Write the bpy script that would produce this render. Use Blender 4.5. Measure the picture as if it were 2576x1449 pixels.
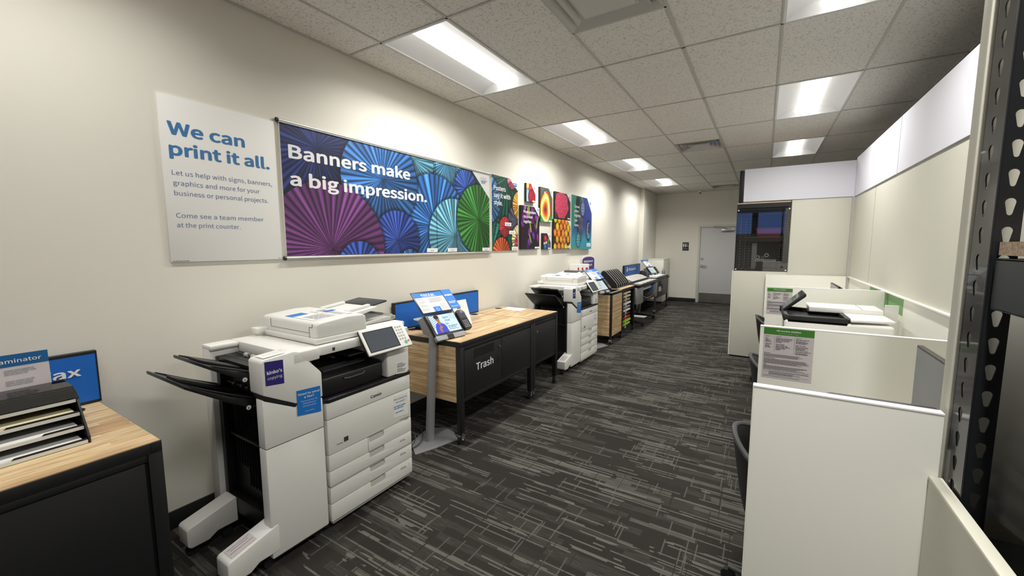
import bpy, bmesh, math, random
import numpy as np
from mathutils import Vector, Matrix
SC = bpy.context.scene
COL = SC.collection
for o in list(bpy.data.objects): bpy.data.objects.remove(o)
PI = math.pi
random.seed(7)

# ------------------------------------------------------------------ camera
FPX = 1022.63; YAW = -0.552796; PITCH = -0.1044017; ROLL = -0.0031543
cam_d = bpy.data.cameras.new('camera'); cam = bpy.data.objects.new('camera', cam_d); COL.objects.link(cam)
cam_d.sensor_fit = 'HORIZONTAL'; cam_d.sensor_width = 36.0; cam_d.lens = 36.0 * FPX / 2576.0
cam_d.clip_start = 0.02; cam_d.clip_end = 100
_f = Vector((math.sin(YAW) * math.cos(PITCH), math.cos(YAW) * math.cos(PITCH), math.sin(PITCH)))
_r = Vector((math.cos(YAW), -math.sin(YAW), 0)); _u = _r.cross(_f)
_r2 = _r * math.cos(ROLL) + _u * math.sin(ROLL); _u2 = -_r * math.sin(ROLL) + _u * math.cos(ROLL)
M = Matrix((( _r2.x, _u2.x, -_f.x, 2.78391), (_r2.y, _u2.y, -_f.y, 0.0), (_r2.z, _u2.z, -_f.z, 1.59895), (0, 0, 0, 1)))
cam.matrix_world = M
SC.camera = cam

# ------------------------------------------------------------------ world, exposure
w = bpy.data.worlds.new('world'); SC.world = w; w.use_nodes = True
w.node_tree.nodes['Background'].inputs[0].default_value = (0.06, 0.07, 0.09, 1)
w.node_tree.nodes['Background'].inputs[1].default_value = 1.0
SC.view_settings.view_transform = 'Standard'; SC.view_settings.look = 'None'
SC.view_settings.gamma = 1.0; SC.view_settings.use_curve_mapping = False
SC.view_settings.exposure = 0.0
LAMP = 3.5          # lens glow
LAMP_W = 29.5       # watts of each ceiling lamp
SC.cycles.diffuse_bounces = 8; SC.cycles.max_bounces = 14; SC.cycles.sample_clamp_indirect = 6

# ------------------------------------------------------------------ colour and material helpers
def lin(c):
    return tuple(((v / 12.92) if v <= 0.04045 else ((v + 0.055) / 1.055) ** 2.4) for v in c)
def S(r, g, b): return lin((r / 255, g / 255, b / 255)) + (1,)
MATS = {}
def mat(name, col, rough=0.5, metal=0.0, emit=None, bump=None, spec=0.5, vary=None, coat=0.0):
    if name in MATS: return MATS[name]
    m = bpy.data.materials.new(name); m.use_nodes = True; nt = m.node_tree; b = nt.nodes['Principled BSDF']
    b.inputs['Base Color'].default_value = col; b.inputs['Roughness'].default_value = rough
    b.inputs['Metallic'].default_value = metal; b.inputs['Specular IOR Level'].default_value = spec
    b.inputs['Coat Weight'].default_value = coat
    tc = nt.nodes.new('ShaderNodeTexCoord')
    n = nt.nodes.new('ShaderNodeTexNoise'); nt.links.new(tc.outputs['Object'], n.inputs['Vector'])
    n.inputs['Scale'].default_value = (bump or (180, 0.02))[0]; n.inputs['Detail'].default_value = 3
    bp = nt.nodes.new('ShaderNodeBump'); bp.inputs['Strength'].default_value = (bump or (180, 0.02))[1]; bp.inputs['Distance'].default_value = 0.002
    nt.links.new(n.outputs['Fac'], bp.inputs['Height']); nt.links.new(bp.outputs['Normal'], b.inputs['Normal'])
    if vary:
        n2 = nt.nodes.new('ShaderNodeTexNoise'); n2.inputs['Scale'].default_value = vary[0]; n2.inputs['Detail'].default_value = 4
        nt.links.new(tc.outputs['Object'], n2.inputs['Vector'])
        cr = nt.nodes.new('ShaderNodeValToRGB'); cr.color_ramp.elements[0].position = .3; cr.color_ramp.elements[1].position = .7
        cr.color_ramp.elements[0].color = tuple(v * (1 - vary[1]) for v in col[:3]) + (1,)
        cr.color_ramp.elements[1].color = tuple(min(1, v * (1 + vary[1])) for v in col[:3]) + (1,)
        nt.links.new(n2.outputs['Fac'], cr.inputs['Fac']); nt.links.new(cr.outputs['Color'], b.inputs['Base Color'])
    if emit:
        b.inputs['Emission Color'].default_value = emit[0]; b.inputs['Emission Strength'].default_value = emit[1]
    MATS[name] = m
    return m
class NT:
    def __init__(s, nt): s.nt = nt
    def m(s, op, a, b=None, c=None):
        n = s.nt.nodes.new('ShaderNodeMath'); n.operation = op
        for i, v in enumerate((a, b, c)):
            if v is None: continue
            if isinstance(v, (int, float)): n.inputs[i].default_value = v
            else: s.nt.links.new(v, n.inputs[i])
        return n.outputs[0]
    def xyz(s, x, y, z):
        n = s.nt.nodes.new('ShaderNodeCombineXYZ')
        for i, v in enumerate((x, y, z)):
            if isinstance(v, (int, float)): n.inputs[i].default_value = v
            else: s.nt.links.new(v, n.inputs[i])
        return n.outputs[0]
    def white(s, v):
        n = s.nt.nodes.new('ShaderNodeTexWhiteNoise'); n.noise_dimensions = '3D'; s.nt.links.new(v, n.inputs['Vector']); return n.outputs['Value']
    def noise(s, v, scale, detail=2):
        n = s.nt.nodes.new('ShaderNodeTexNoise'); s.nt.links.new(v, n.inputs['Vector']); n.inputs['Scale'].default_value = scale; n.inputs['Detail'].default_value = detail; return n.outputs['Fac']
    def mix(s, f, a, b):
        n = s.nt.nodes.new('ShaderNodeMix'); n.data_type = 'RGBA'
        if isinstance(f, (int, float)): n.inputs[0].default_value = f
        else: s.nt.links.new(f, n.inputs[0])
        for i, v in ((6, a), (7, b)):
            if isinstance(v, tuple): n.inputs[i].default_value = v
            else: s.nt.links.new(v, n.inputs[i])
        return n.outputs[2]
def wood(name, la, ca, row=0.032, ln=0.42):
    m = bpy.data.materials.new(name); m.use_nodes = True; nt = m.node_tree; k = NT(nt); b = nt.nodes['Principled BSDF']
    tc = nt.nodes.new('ShaderNodeTexCoord'); sp = nt.nodes.new('ShaderNodeSeparateXYZ'); nt.links.new(tc.outputs['Object'], sp.inputs[0])
    L, Cc = sp.outputs['XYZ'.index(la)], sp.outputs['XYZ'.index(ca)]
    r = k.m('FLOOR', k.m('DIVIDE', Cc, row)); rr = k.white(k.xyz(r, 3.3, 1.7))
    cell = k.m('FLOOR', k.m('ADD', k.m('DIVIDE', L, ln), k.m('MULTIPLY', rr, 7.0)))
    v = k.white(k.xyz(r, cell, 5.0))
    g = k.noise(k.xyz(k.m('MULTIPLY', L, 5.0), k.m('MULTIPLY', Cc, 110.0), v), 1.0, 4)
    base = k.mix(v, S(232, 208, 164), S(192, 158, 116))
    c2 = k.mix(k.m('MULTIPLY', k.m('SUBTRACT', g, 0.42), 3.0), base, S(158, 124, 86))
    nt.links.new(c2, b.inputs['Base Color']); b.inputs['Roughness'].default_value = 0.42
    MATS[name] = m; return m
def carpet():
    m = bpy.data.materials.new('carpet'); m.use_nodes = True; nt = m.node_tree; k = NT(nt); b = nt.nodes['Principled BSDF']
    tc = nt.nodes.new('ShaderNodeTexCoord'); sp = nt.nodes.new('ShaderNodeSeparateXYZ'); nt.links.new(tc.outputs['Object'], sp.inputs[0])
    P = tc.outputs['Object']
    fib = k.noise(P, 260, 3)
    wob = k.m('MULTIPLY', k.m('SUBTRACT', fib, 0.5), 0.007)
    X = k.m('ADD', sp.outputs[0], wob); Y = k.m('ADD', sp.outputs[1], k.m('MULTIPLY', wob, 0.6))
    def streak(L, Cc, wd, ln, th, seed):
        r = k.m('FLOOR', k.m('DIVIDE', Cc, wd)); rr = k.white(k.xyz(r, seed, 1.5))
        cell = k.m('FLOOR', k.m('ADD', k.m('DIVIDE', L, ln), k.m('MULTIPLY', rr, 9.0)))
        return k.m('GREATER_THAN', k.white(k.xyz(r, cell, seed)), th)
    patch = k.m('GREATER_THAN', k.noise(k.xyz(k.m('MULTIPLY', X, 2.0), k.m('MULTIPLY', Y, 5.0), 0.0), 1.0, 2), 0.52)
    a = k.m('MULTIPLY', streak(X, Y, 0.010, 0.36, 0.76, 3.0), patch)
    a2 = streak(X, Y, 0.009, 0.42, 0.925, 8.0)
    fine = k.noise(k.xyz(k.m('MULTIPLY', X, 9.0), k.m('MULTIPLY', Y, 240.0), 1.0), 1.0, 3)
    big = k.m('MULTIPLY', streak(X, Y, 0.034, 0.36, 0.91, 12.0), k.m('MULTIPLY', k.m('SUBTRACT', fine, 0.2), 1.8))
    mid = k.m('MULTIPLY', streak(X, Y, 0.05, 0.45, 0.68, 21.0), k.m('MULTIPLY', k.m('SUBTRACT', fine, 0.35), 1.0))
    d = streak(Y, X, 0.0065, 0.13, 0.975, 17.0)
    dk = k.m('MAXIMUM', streak(Y, X, 0.005, 0.30, 0.975, 31.0), streak(X, Y, 0.005, 0.25, 0.985, 33.0))
    v = k.m('MAXIMUM', k.m('MAXIMUM', a, k.m('MULTIPLY', a2, 0.85)), k.m('MAXIMUM', k.m('MAXIMUM', big, mid), k.m('MULTIPLY', d, 0.7)))
    v = k.m('MULTIPLY', v, k.m('SUBTRACT', 1.0, k.m('MULTIPLY', dk, 0.9)))
    gr = k.noise(P, 520, 3); gr2 = k.m('MULTIPLY', k.m('SUBTRACT', gr, 0.32), 2.6)
    v2 = k.m('MULTIPLY', v, k.m('ADD', 0.45, k.m('MULTIPLY', gr2, 0.6)))
    base = k.mix(gr2, S(22, 20, 19), S(58, 55, 51))
    tl = k.white(k.xyz(k.m('FLOOR', k.m('DIVIDE', X, 0.5)), k.m('FLOOR', k.m('DIVIDE', Y, 0.25)), 2.0))
    base = k.mix(k.m('MULTIPLY', tl, 0.18), base, S(62, 58, 54))
    c = k.mix(v2, base, S(104, 105, 98))
    nt.links.new(c, b.inputs['Base Color']); b.inputs['Roughness'].default_value = 0.95; b.inputs['Specular IOR Level'].default_value = 0.15
    bp = nt.nodes.new('ShaderNodeBump'); bp.inputs['Strength'].default_value = 0.5; bp.inputs['Distance'].default_value = 0.004
    nt.links.new(k.noise(P, 300, 3), bp.inputs['Height']); nt.links.new(bp.outputs['Normal'], b.inputs['Normal'])
    MATS['carpet'] = m; return m
def tilemat():
    m = bpy.data.materials.new('acoustic_tile'); m.use_nodes = True; nt = m.node_tree; k = NT(nt); b = nt.nodes['Principled BSDF']
    tc = nt.nodes.new('ShaderNodeTexCoord'); P = tc.outputs['Object']
    n1 = k.noise(P, 75, 3); n2 = k.noise(P, 230, 2)
    f = k.m('GREATER_THAN', k.m('ADD', k.m('MULTIPLY', n1, 0.6), k.m('MULTIPLY', n2, 0.4)), 0.575)
    c = k.mix(k.m('MULTIPLY', f, 0.7), S(228, 225, 219), S(158, 153, 146))
    nt.links.new(c, b.inputs['Base Color']); b.inputs['Roughness'].default_value = 0.95
    bp = nt.nodes.new('ShaderNodeBump'); bp.inputs['Strength'].default_value = 0.4; bp.inputs['Distance'].default_value = 0.002; bp.invert = True
    nt.links.new(f, bp.inputs['Height']); nt.links.new(bp.outputs['Normal'], b.inputs['Normal'])
    MATS['acoustic_tile'] = m; return m
def artmat(name='printed_art', emit=0.0, rough=0.45):
    if name in MATS: return MATS[name]
    m = bpy.data.materials.new(name); m.use_nodes = True; nt = m.node_tree; b = nt.nodes['Principled BSDF']
    a = nt.nodes.new('ShaderNodeAttribute'); a.attribute_name = 'Col'
    nt.links.new(a.outputs['Color'], b.inputs['Base Color']); b.inputs['Roughness'].default_value = rough
    if emit:
        nt.links.new(a.outputs['Color'], b.inputs['Emission Color']); b.inputs['Emission Strength'].default_value = emit
    MATS[name] = m; return m
def glassmat(name, tint, frac, rough=0.02):
    m = bpy.data.materials.new(name); m.use_nodes = True; nt = m.node_tree; nt.nodes.clear()
    o = nt.nodes.new('ShaderNodeOutputMaterial'); t = nt.nodes.new('ShaderNodeBsdfTransparent'); t.inputs[0].default_value = tint
    g = nt.nodes.new('ShaderNodeBsdfGlossy'); g.inputs['Roughness'].default_value = rough
    fr = nt.nodes.new('ShaderNodeFresnel'); fr.inputs['IOR'].default_value = 1.45
    ad = nt.nodes.new('ShaderNodeMath'); ad.operation = 'ADD'; ad.inputs[1].default_value = frac; nt.links.new(fr.outputs[0], ad.inputs[0])
    mx = nt.nodes.new('ShaderNodeMixShader'); nt.links.new(ad.outputs[0], mx.inputs[0]); nt.links.new(t.outputs[0], mx.inputs[1]); nt.links.new(g.outputs[0], mx.inputs[2])
    nt.links.new(mx.outputs[0], o.inputs[0]); MATS[name] = m; return m
def frostmat():
    m = bpy.data.materials.new('frosted_acrylic'); m.use_nodes = True; nt = m.node_tree; nt.nodes.clear()
    o = nt.nodes.new('ShaderNodeOutputMaterial'); t = nt.nodes.new('ShaderNodeBsdfTransparent'); g = nt.nodes.new('ShaderNodeBsdfDiffuse'); g.inputs[0].default_value = S(225, 226, 220)
    mx = nt.nodes.new('ShaderNodeMixShader'); mx.inputs[0].default_value = 0.75; nt.links.new(t.outputs[0], mx.inputs[1]); nt.links.new(g.outputs[0], mx.inputs[2])
    nt.links.new(mx.outputs[0], o.inputs[0]); MATS['frosted_acrylic'] = m; return m

WALL = mat('wall_paint', S(228, 225, 214), 0.75, bump=(260, 0.12), vary=(1.2, 0.012))
CREAM = mat('cream_laminate', S(200, 199, 186), 0.55, bump=(60, 0.05), vary=(3, 0.012))
WHITE = mat('white_laminate', S(232, 231, 222), 0.5)
BAND = mat('white_header_board', S(216, 216, 226), 0.5)
PLW = mat('white_plastic', S(231, 230, 225), 0.42, bump=(500, 0.04))
PLG = mat('pale_grey_plastic', S(176, 175, 170), 0.45)
PLD = mat('seam_grey', S(90, 88, 86), 0.6)
BLK = mat('black_plastic', S(24, 24, 26), 0.38, bump=(600, 0.06))
BLKM = mat('black_powder_coat', S(25, 25, 28), 0.45, bump=(700, 0.1))
BLKD = mat('deep_black', S(4, 4, 5), 0.6)
CHAR = mat('charcoal_plastic', S(58, 59, 61), 0.45, bump=(500, 0.08))
GRYM = mat('grey_powder_metal', S(150, 150, 152), 0.45, metal=0.25, bump=(500, 0.1))
SILV = mat('brushed_silver', S(190, 190, 190), 0.28, metal=0.9)
CHRM = mat('chrome', S(215, 215, 215), 0.15, metal=1.0)
BLUE = mat('blue_fabric_panel', S(14, 104, 200), 0.6, bump=(900, 0.1))
BLUEP = mat('blue_print', S(20, 118, 206), 0.5)
BLUET = mat('blue_lettering', S(62, 122, 178), 0.5)
SLATE = mat('slate_lettering', S(102, 120, 160), 0.5)
NAVY = mat('violet_print', S(44, 34, 120), 0.45)
PURP = mat('purple_card', S(72, 50, 128), 0.5)
PAPER = mat('white_paper', S(238, 237, 233), 0.6)
PAPG = mat('lilac_grey_paper', S(206, 198, 200), 0.6)
INK = mat('grey_ink', S(104, 102, 108), 0.6)
INKL = mat('pale_ink', S(160, 160, 166), 0.6)
WTXT = mat('white_lettering', S(240, 240, 240), 0.5)
GREEN = mat('green_print', S(62, 128, 42), 0.5)
GREENP = mat('green_wall_print', S(110, 160, 98), 0.5)
RUB = mat('black_rubber', S(22, 22, 23), 0.7)
RED = mat('red_label', S(190, 36, 36), 0.5)
LIME = mat('lime_paper', S(170, 215, 40), 0.6)
REDP = mat('red_paper', S(205, 40, 40), 0.6)
CREAMP = mat('cream_paper', S(226, 216, 178), 0.6)
TAN = mat('tan_paper', S(190, 165, 130), 0.6)
DOORM = mat('door_paint', S(198, 198, 198), 0.5)
FRAMEM = mat('door_frame_paint', S(205, 203, 196), 0.5)
STEEL = mat('stainless_steel', S(168, 165, 160), 0.3, metal=0.95, vary=(6, 0.12))
SCRN = mat('grey_screen_glass', S(74, 80, 88), 0.16, spec=0.6, coat=0.3)
LCD = mat('dim_lcd', S(168, 182, 184), 0.25, emit=(S(175, 192, 196), 0.35))
REFL = mat('troffer_reflector', S(222, 222, 222), 0.5)
VENT = mat('vent_enamel', S(198, 196, 190), 0.5)
LENS = mat('lamp_lens', S(255, 252, 240), 0.4, emit=((1.0, 0.975, 0.93, 1), LAMP))
DUSK = mat('dusk_window_glass', S(40, 60, 110), 0.2, emit=((0.12, 0.22, 0.55, 1), 1.6))
GLASS = glassmat('clear_acrylic', (0.86, 0.87, 0.88, 1), 0.06)
SMOKE = glassmat('smoked_acrylic', (0.16, 0.16, 0.17, 1), 0.02)
FROST = frostmat()
PBOARD = mat('particle_board', S(186, 164, 140), 0.8, bump=(120, 0.5), vary=(160, 0.28))
PINKB = mat('pink_bin_plastic', S(170, 70, 84), 0.5)
GREEND = mat('green_button', S(90, 190, 150), 0.4)
RUBY = mat('red_lamp', S(220, 90, 90), 0.4)
WY = wood('oak_butcher_block_top', 'Y', 'X'); WXZ = wood('oak_panel_side', 'X', 'Z', 0.03, 0.5); WYZ = wood('oak_panel_front', 'Y', 'Z', 0.03, 0.5)
CARP = carpet(); TILE = tilemat(); ART = artmat(); SCREENART = artmat('lit_screen_picture', 0.4, 0.2)

# ------------------------------------------------------------------ mesh helpers
class MB:
    def __init__(s): s.v = []; s.f = []; s.mi = []
    def add(s, vs, fs, mi=0):
        b = len(s.v); s.v += [tuple(v) for v in vs]
        for f in fs: s.f.append([b + i for i in f]); s.mi.append(mi)
        return s
    def box(s, x0, y0, z0, x1, y1, z1, mi=0):
        vs = [(x, y, z) for x in (x0, x1) for y in (y0, y1) for z in (z0, z1)]
        return s.add(vs, [(0, 1, 3, 2), (4, 6, 7, 5), (0, 4, 5, 1), (2, 3, 7, 6), (0, 2, 6, 4), (1, 5, 7, 3)], mi)
    def prism(s, pts, axis, a, b, mi=0):
        n = len(pts)
        def mk(p, t): return {'x': (t, p[0], p[1]), 'y': (p[0], t, p[1]), 'z': (p[0], p[1], t)}[axis]
        vs = [mk(p, a) for p in pts] + [mk(p, b) for p in pts]
        return s.add(vs, [tuple(range(n))[::-1], tuple(range(n, 2 * n))] + [(i, (i + 1) % n, n + (i + 1) % n, n + i) for i in range(n)], mi)
    def obox(s, o, r, u, w, h, d, mi=0):
        o = Vector(o); r = Vector(r).normalized(); u = Vector(u).normalized(); n = r.cross(u)
        vs = [o + r * a + u * b + n * c for a in (0, w) for b in (0, h) for c in (-d, 0)]
        return s.add(vs, [(0, 1, 3, 2), (4, 6, 7, 5), (0, 4, 5, 1), (2, 3, 7, 6), (0, 2, 6, 4), (1, 5, 7, 3)], mi)
    def opoly(s, o, r, u, pts, d, mi=0, n0=0.0):
        o = Vector(o); r = Vector(r).normalized(); u = Vector(u).normalized(); n = r.cross(u); k = len(pts)
        vs = [o + r * a + u * b + n * n0 for a, b in pts] + [o + r * a + u * b + n * (n0 - d) for a, b in pts]
        return s.add(vs, [tuple(range(k)), tuple(range(k, 2 * k))[::-1]] + [(i, k + i, k + (i + 1) % k, (i + 1) % k) for i in range(k)], mi)
    def cyl(s, p0, p1, r, n=16, r2=None, mi=0, caps=True):
        p0 = Vector(p0); p1 = Vector(p1); r2 = r if r2 is None else r2; d = (p1 - p0).normalized()
        a = d.orthogonal().normalized(); c = d.cross(a)
        vs = [p0 + (a * math.cos(t) + c * math.sin(t)) * r for t in [2 * PI * i / n for i in range(n)]] + [p1 + (a * math.cos(t) + c * math.sin(t)) * r2 for t in [2 * PI * i / n for i in range(n)]]
        fs = [(i, (i + 1) % n, n + (i + 1) % n, n + i) for i in range(n)]
        if caps: fs += [tuple(range(n))[::-1], tuple(range(n, 2 * n))]
        return s.add(vs, fs, mi)
    def tube(s, pts, r, n=8, mi=0):
        pts = [Vector(p) for p in pts]; rings = []
        for i, p in enumerate(pts):
            d = (pts[min(i + 1, len(pts) - 1)] - pts[max(i - 1, 0)]).normalized()
            a = d.cross(Vector((0, 0, 1)));  a = a.normalized() if a.length > 1e-3 else Vector((1, 0, 0)); c = d.cross(a)
            rings.append([p + (a * math.cos(2 * PI * k / n) + c * math.sin(2 * PI * k / n)) * r for k in range(n)])
        vs = [v for g in rings for v in g]; fs = []
        for i in range(len(pts) - 1):
            for k in range(n): fs.append((i * n + k, i * n + (k + 1) % n, (i + 1) * n + (k + 1) % n, (i + 1) * n + k))
        fs += [tuple(range(n))[::-1], tuple(range((len(pts) - 1) * n, len(pts) * n))]
        return s.add(vs, fs, mi)
    def lathe(s, c, prof, n=24, mi=0):
        vs = []; fs = []
        for r, z in prof:
            for k in range(n): vs.append((c[0] + r * math.cos(2 * PI * k / n), c[1] + r * math.sin(2 * PI * k / n), c[2] + z))
        for i in range(len(prof) - 1):
            for k in range(n): fs.append((i * n + k, i * n + (k + 1) % n, (i + 1) * n + (k + 1) % n, (i + 1) * n + k))
        fs += [tuple(range(n))[::-1], tuple(range((len(prof) - 1) * n, len(prof) * n))]
        return s.add(vs, fs, mi)
# origins are kept outside the objects so no stray properties remain
_org = {}
def origin(p): return _org.get(p.name, Vector((0, 0, 0)))
def _obj(s, name, mt, parent=None, bevel=0, seg=2, smooth=False, label=None, kind=None):
    me = bpy.data.meshes.new(name); org = origin(parent) if parent is not None else Vector((0, 0, 0))
    me.from_pydata([Vector(v) - org for v in s.v], [], s.f)
    for m in (mt if isinstance(mt, (list, tuple)) else [mt]): me.materials.append(m)
    for p, i in zip(me.polygons, s.mi): p.material_index = i
    bm = bmesh.new(); bm.from_mesh(me)
    bmesh.ops.recalc_face_normals(bm, faces=bm.faces)
    if bevel:
        es = [e for e in bm.edges if len(e.link_faces) == 2 and e.calc_face_angle(0) > 0.5]
        bmesh.ops.bevel(bm, geom=es, offset=bevel, segments=seg, profile=0.5, affect='EDGES', clamp_overlap=True)
    if smooth or bevel:
        for f in bm.faces: f.smooth = True
        for e in bm.edges:
            if len(e.link_faces) == 2 and e.calc_face_angle(0) > 0.7: e.smooth = False
    bm.to_mesh(me); bm.free()
    o = bpy.data.objects.new(name, me); COL.objects.link(o)
    if parent is not None: o.parent = parent; _org[o.name] = org
    if label: o['label'] = label
    if kind: o['kind'] = kind
    return o
MB.obj = _obj
def thing(name, label, cat, loc=(0, 0, 0), group=None):
    o = bpy.data.objects.new(name, None); COL.objects.link(o); o.location = loc; _org[o.name] = Vector(loc)
    o.empty_display_size = 0.1
    o['label'] = label; o['category'] = cat
    if group: o['group'] = group
    return o
def tag(o, label, cat, group=None, kind=None):
    o['label'] = label; o['category'] = cat
    if group: o['group'] = group
    if kind: o['kind'] = kind
    return o
def struct(o): o['kind'] = 'structure'; return o
def dup(root, loc, label, rotz=None, group=None, skip=()):
    r = root.copy(); COL.objects.link(r); r.location = loc; r['label'] = label
    if rotz is not None: r.rotation_euler = (0, 0, rotz)
    if group: r['group'] = group
    for ch in list(root.children):
        if ch.name.split('.')[0] in skip: continue
        c = ch.copy(); COL.objects.link(c); c.parent = r
        for g in ch.children:
            d = g.copy(); COL.objects.link(d); d.parent = c
    return r
def recentre(o, loc):
    # single-mesh thing: move its origin to its base
    loc = Vector(loc)
    for v in o.data.vertices: v.co -= loc
    o.location = loc; _org[o.name] = loc
    return o
FONT = None
try:
    import os
    _fp = os.path.join(bpy.utils.resource_path('LOCAL'), 'datafiles', 'fonts', 'Noto Sans CJK Regular.woff2')   # one of Blender's own interface fonts
    if os.path.exists(_fp): FONT = bpy.data.fonts.load(_fp)
except Exception: FONT = None
def text(name, s, o, r, u, size, mt, parent, bold=0.0, align='LEFT', width=None, sp=1.0, line=1.0, eps=0.0008, label=None):
    cu = bpy.data.curves.new('t', 'FONT'); cu.body = s; cu.size = size * (2.02 if FONT else 1.0); cu.align_x = align
    if FONT: cu.font = FONT
    cu.space_character = sp; cu.space_line = line; cu.resolution_u = 3
    t = bpy.data.objects.new('t', cu); COL.objects.link(t)
    dg = bpy.context.evaluated_depsgraph_get(); dg.update()
    me0 = bpy.data.meshes.new_from_object(t.evaluated_get(dg))
    bpy.data.objects.remove(t); bpy.data.curves.remove(cu)
    co = [v.co.copy() for v in me0.vertices]; fs = [tuple(p.vertices) for p in me0.polygons]; bpy.data.meshes.remove(me0)
    if width and co:
        x0 = min(c.x for c in co); x1 = max(c.x for c in co); b_ = bold * size * 2
        k = (width - b_) / (x1 - x0)
        for c in co: c.x = (c.x - (x0 if align == 'LEFT' else 0)) * k + (b_ / 2 if align == 'LEFT' else 0)
    o = Vector(o); r = Vector(r).normalized(); u = Vector(u).normalized(); n = r.cross(u); org = origin(parent) if parent is not None else Vector((0, 0, 0))
    b_ = bold * size; offs = [(0, 0)] if bold <= 0 else [(b_ * math.cos(q), 0.6 * b_ * math.sin(q)) for q in [k * PI / 4 for k in range(8)]]
    vs = []; F = []
    for j, (dx, dy) in enumerate(offs):
        B = len(vs); e = eps + j * 0.00006; vs += [o + r * (c.x + dx) + u * (c.y + dy) + n * e - org for c in co]; F += [tuple(B + i for i in f) for f in fs]
    me = bpy.data.meshes.new(name); me.from_pydata(vs, [], F); me.materials.append(mt)
    ob = bpy.data.objects.new(name, me); COL.objects.link(ob)
    if parent is not None: ob.parent = parent; _org[ob.name] = org
    if label: ob['label'] = label
    return ob
def textlines(name, parent, o, r, u, rows, mt, eps=0.0008, seed=1):
    """rows of (x, y, width, height): unreadable small print, word by word"""
    rnd = random.Random(seed); o = Vector(o); r = Vector(r).normalized(); u = Vector(u).normalized(); n = r.cross(u); m = MB()
    for (x, y, wd, h) in rows:
        t = 0
        while t < wd - h:
            l = min(rnd.uniform(2.2, 7) * h, wd - t)
            a = o + r * (x + t) + u * y + n * eps
            m.add([a, a + r * l, a + r * l + u * h, a + u * h], [(0, 1, 2, 3)]); t += l + h * 0.6
    return m.obj(name, mt, parent)
def para(x, y, wd, nrow, h, pitch, seed=0):
    rnd = random.Random(seed); return [(x, y - i * pitch, wd * rnd.uniform(0.72, 1.0), h) for i in range(nrow)]
def art(name, parent, o, r, u, w, h, fn, step, mt=None, cut=None):
    """a printed picture: a flat sheet whose colours are stored per vertex"""
    nx = int(w / step) + 1; ny = int(h / step) + 1
    xs = np.linspace(0, w, nx); ys = np.linspace(0, h, ny); X, Y = np.meshgrid(xs, ys)
    C = np.clip(fn(X, Y), 0, 1); C = np.where(C <= 0.04045, C / 12.92, ((C + 0.055) / 1.055) ** 2.4)
    o = np.array(o, float); r = np.array(r, float); u = np.array(u, float); r /= np.linalg.norm(r); u /= np.linalg.norm(u)
    org = np.array(origin(parent)) if parent is not None else np.zeros(3)
    V = (o - org)[None, None] + X[..., None] * r + Y[..., None] * u
    idx = np.arange(nx * ny).reshape(ny, nx)
    F = np.stack([idx[:-1, :-1], idx[:-1, 1:], idx[1:, 1:], idx[1:, :-1]], -1).reshape(-1, 4)
    me = bpy.data.meshes.new(name); me.vertices.add(nx * ny); me.vertices.foreach_set('co', V.reshape(-1).astype(np.float32))
    me.loops.add(F.size); me.loops.foreach_set('vertex_index', F.reshape(-1).astype(np.int32))
    me.polygons.add(len(F)); me.polygons.foreach_set('loop_start', (np.arange(len(F)) * 4).astype(np.int32))
    me.update(calc_edges=True); me.validate()
    a = me.color_attributes.new('Col', 'FLOAT_COLOR', 'POINT')
    A = np.ones((nx * ny, 4), np.float32); A[:, :3] = C.reshape(-1, 3); a.data.foreach_set('color', A.reshape(-1))
    me.materials.append(mt or ART)
    ob = bpy.data.objects.new(name, me); COL.objects.link(ob)
    if parent is not None: ob.parent = parent; _org[ob.name] = Vector(org)
    return ob
RY, UZ = (0, 1, 0), (0, 0, 1)      # right and up for a sign on the left wall (faces +x)
RX = (1, 0, 0)                     # right for a sign facing the camera end (-y)

# ================================================================== SETTING
H = 3.04
YE = 12.3
GX = lambda i: 0.6096 * i - 0.2357
GY = lambda j: 2.1318 + 1.2192 * j
m = MB(); m.box(-0.3, -7, -0.1, 9.3, 12.6, 0)
struct(m.obj('floor', CARP))
m = MB(); m.box(-0.2, -7, 0, 0, YE + 0.2, H + 0.02)
struct(m.obj('wall_left', WALL))
m = MB(); m.box(0, 10.85, 0, 0.1, YE, H + 0.02)
struct(m.obj('trim_1', WALL))
DX0, DX1 = 1.285, 2.20
m = MB(); m.box(0.0, YE, 0, DX0 - 0.02, YE + 0.2, H + 0.02); m.box(DX1 + 0.02, YE, 0, 9.2, YE + 0.2, H + 0.02); m.box(DX0 - 0.02, YE, 2.08, DX1 + 0.02, YE + 0.2, H + 0.02)
struct(m.obj('wall_far', WALL))
m = MB(); m.box(9.2, -7, 0, 9.4, YE + 0.2, H + 0.02); struct(m.obj('wall_right', WALL))
m = MB(); m.box(0, -7, 0, 9.2, -6.8, 2.05); m.box(0, -7, 2.92, 9.2, -6.8, H + 0.02); m.box(0, -7, 2.05, 1.1, -6.8, 2.92); m.box(3.6, -7, 2.05, 9.2, -6.8, 2.92)
struct(m.obj('wall_back', WALL))
m = MB(); m.box(1.1, -6.95, 2.05, 3.6, -6.93, 2.92); wn = struct(m.obj('window_1', DUSK))
m = MB()
for x in (1.1, 2.30, 3.5): m.box(x, -6.92, 2.05, x + 0.1 + 0.12 * (x == 2.30), -6.82, 2.92)
m.obj('window_frame', BLKM, wn)
m = MB(); m.box(0, -6.8, 0, 0.012, 10.85, 0.105); m.box(0, 10.84, 0, 0.112, 10.85, 0.105); m.box(0.1, 10.85, 0, 0.112, YE, 0.105)
struct(m.obj('baseboard_left', RUB, bevel=0.003))
m = MB(); m.box(0.112, YE - 0.012, 0, 1.225, YE, 0.105); m.box(2.262, YE - 0.012, 0, 9.2, YE, 0.105)
struct(m.obj('baseboard_far', RUB, bevel=0.003))

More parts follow.
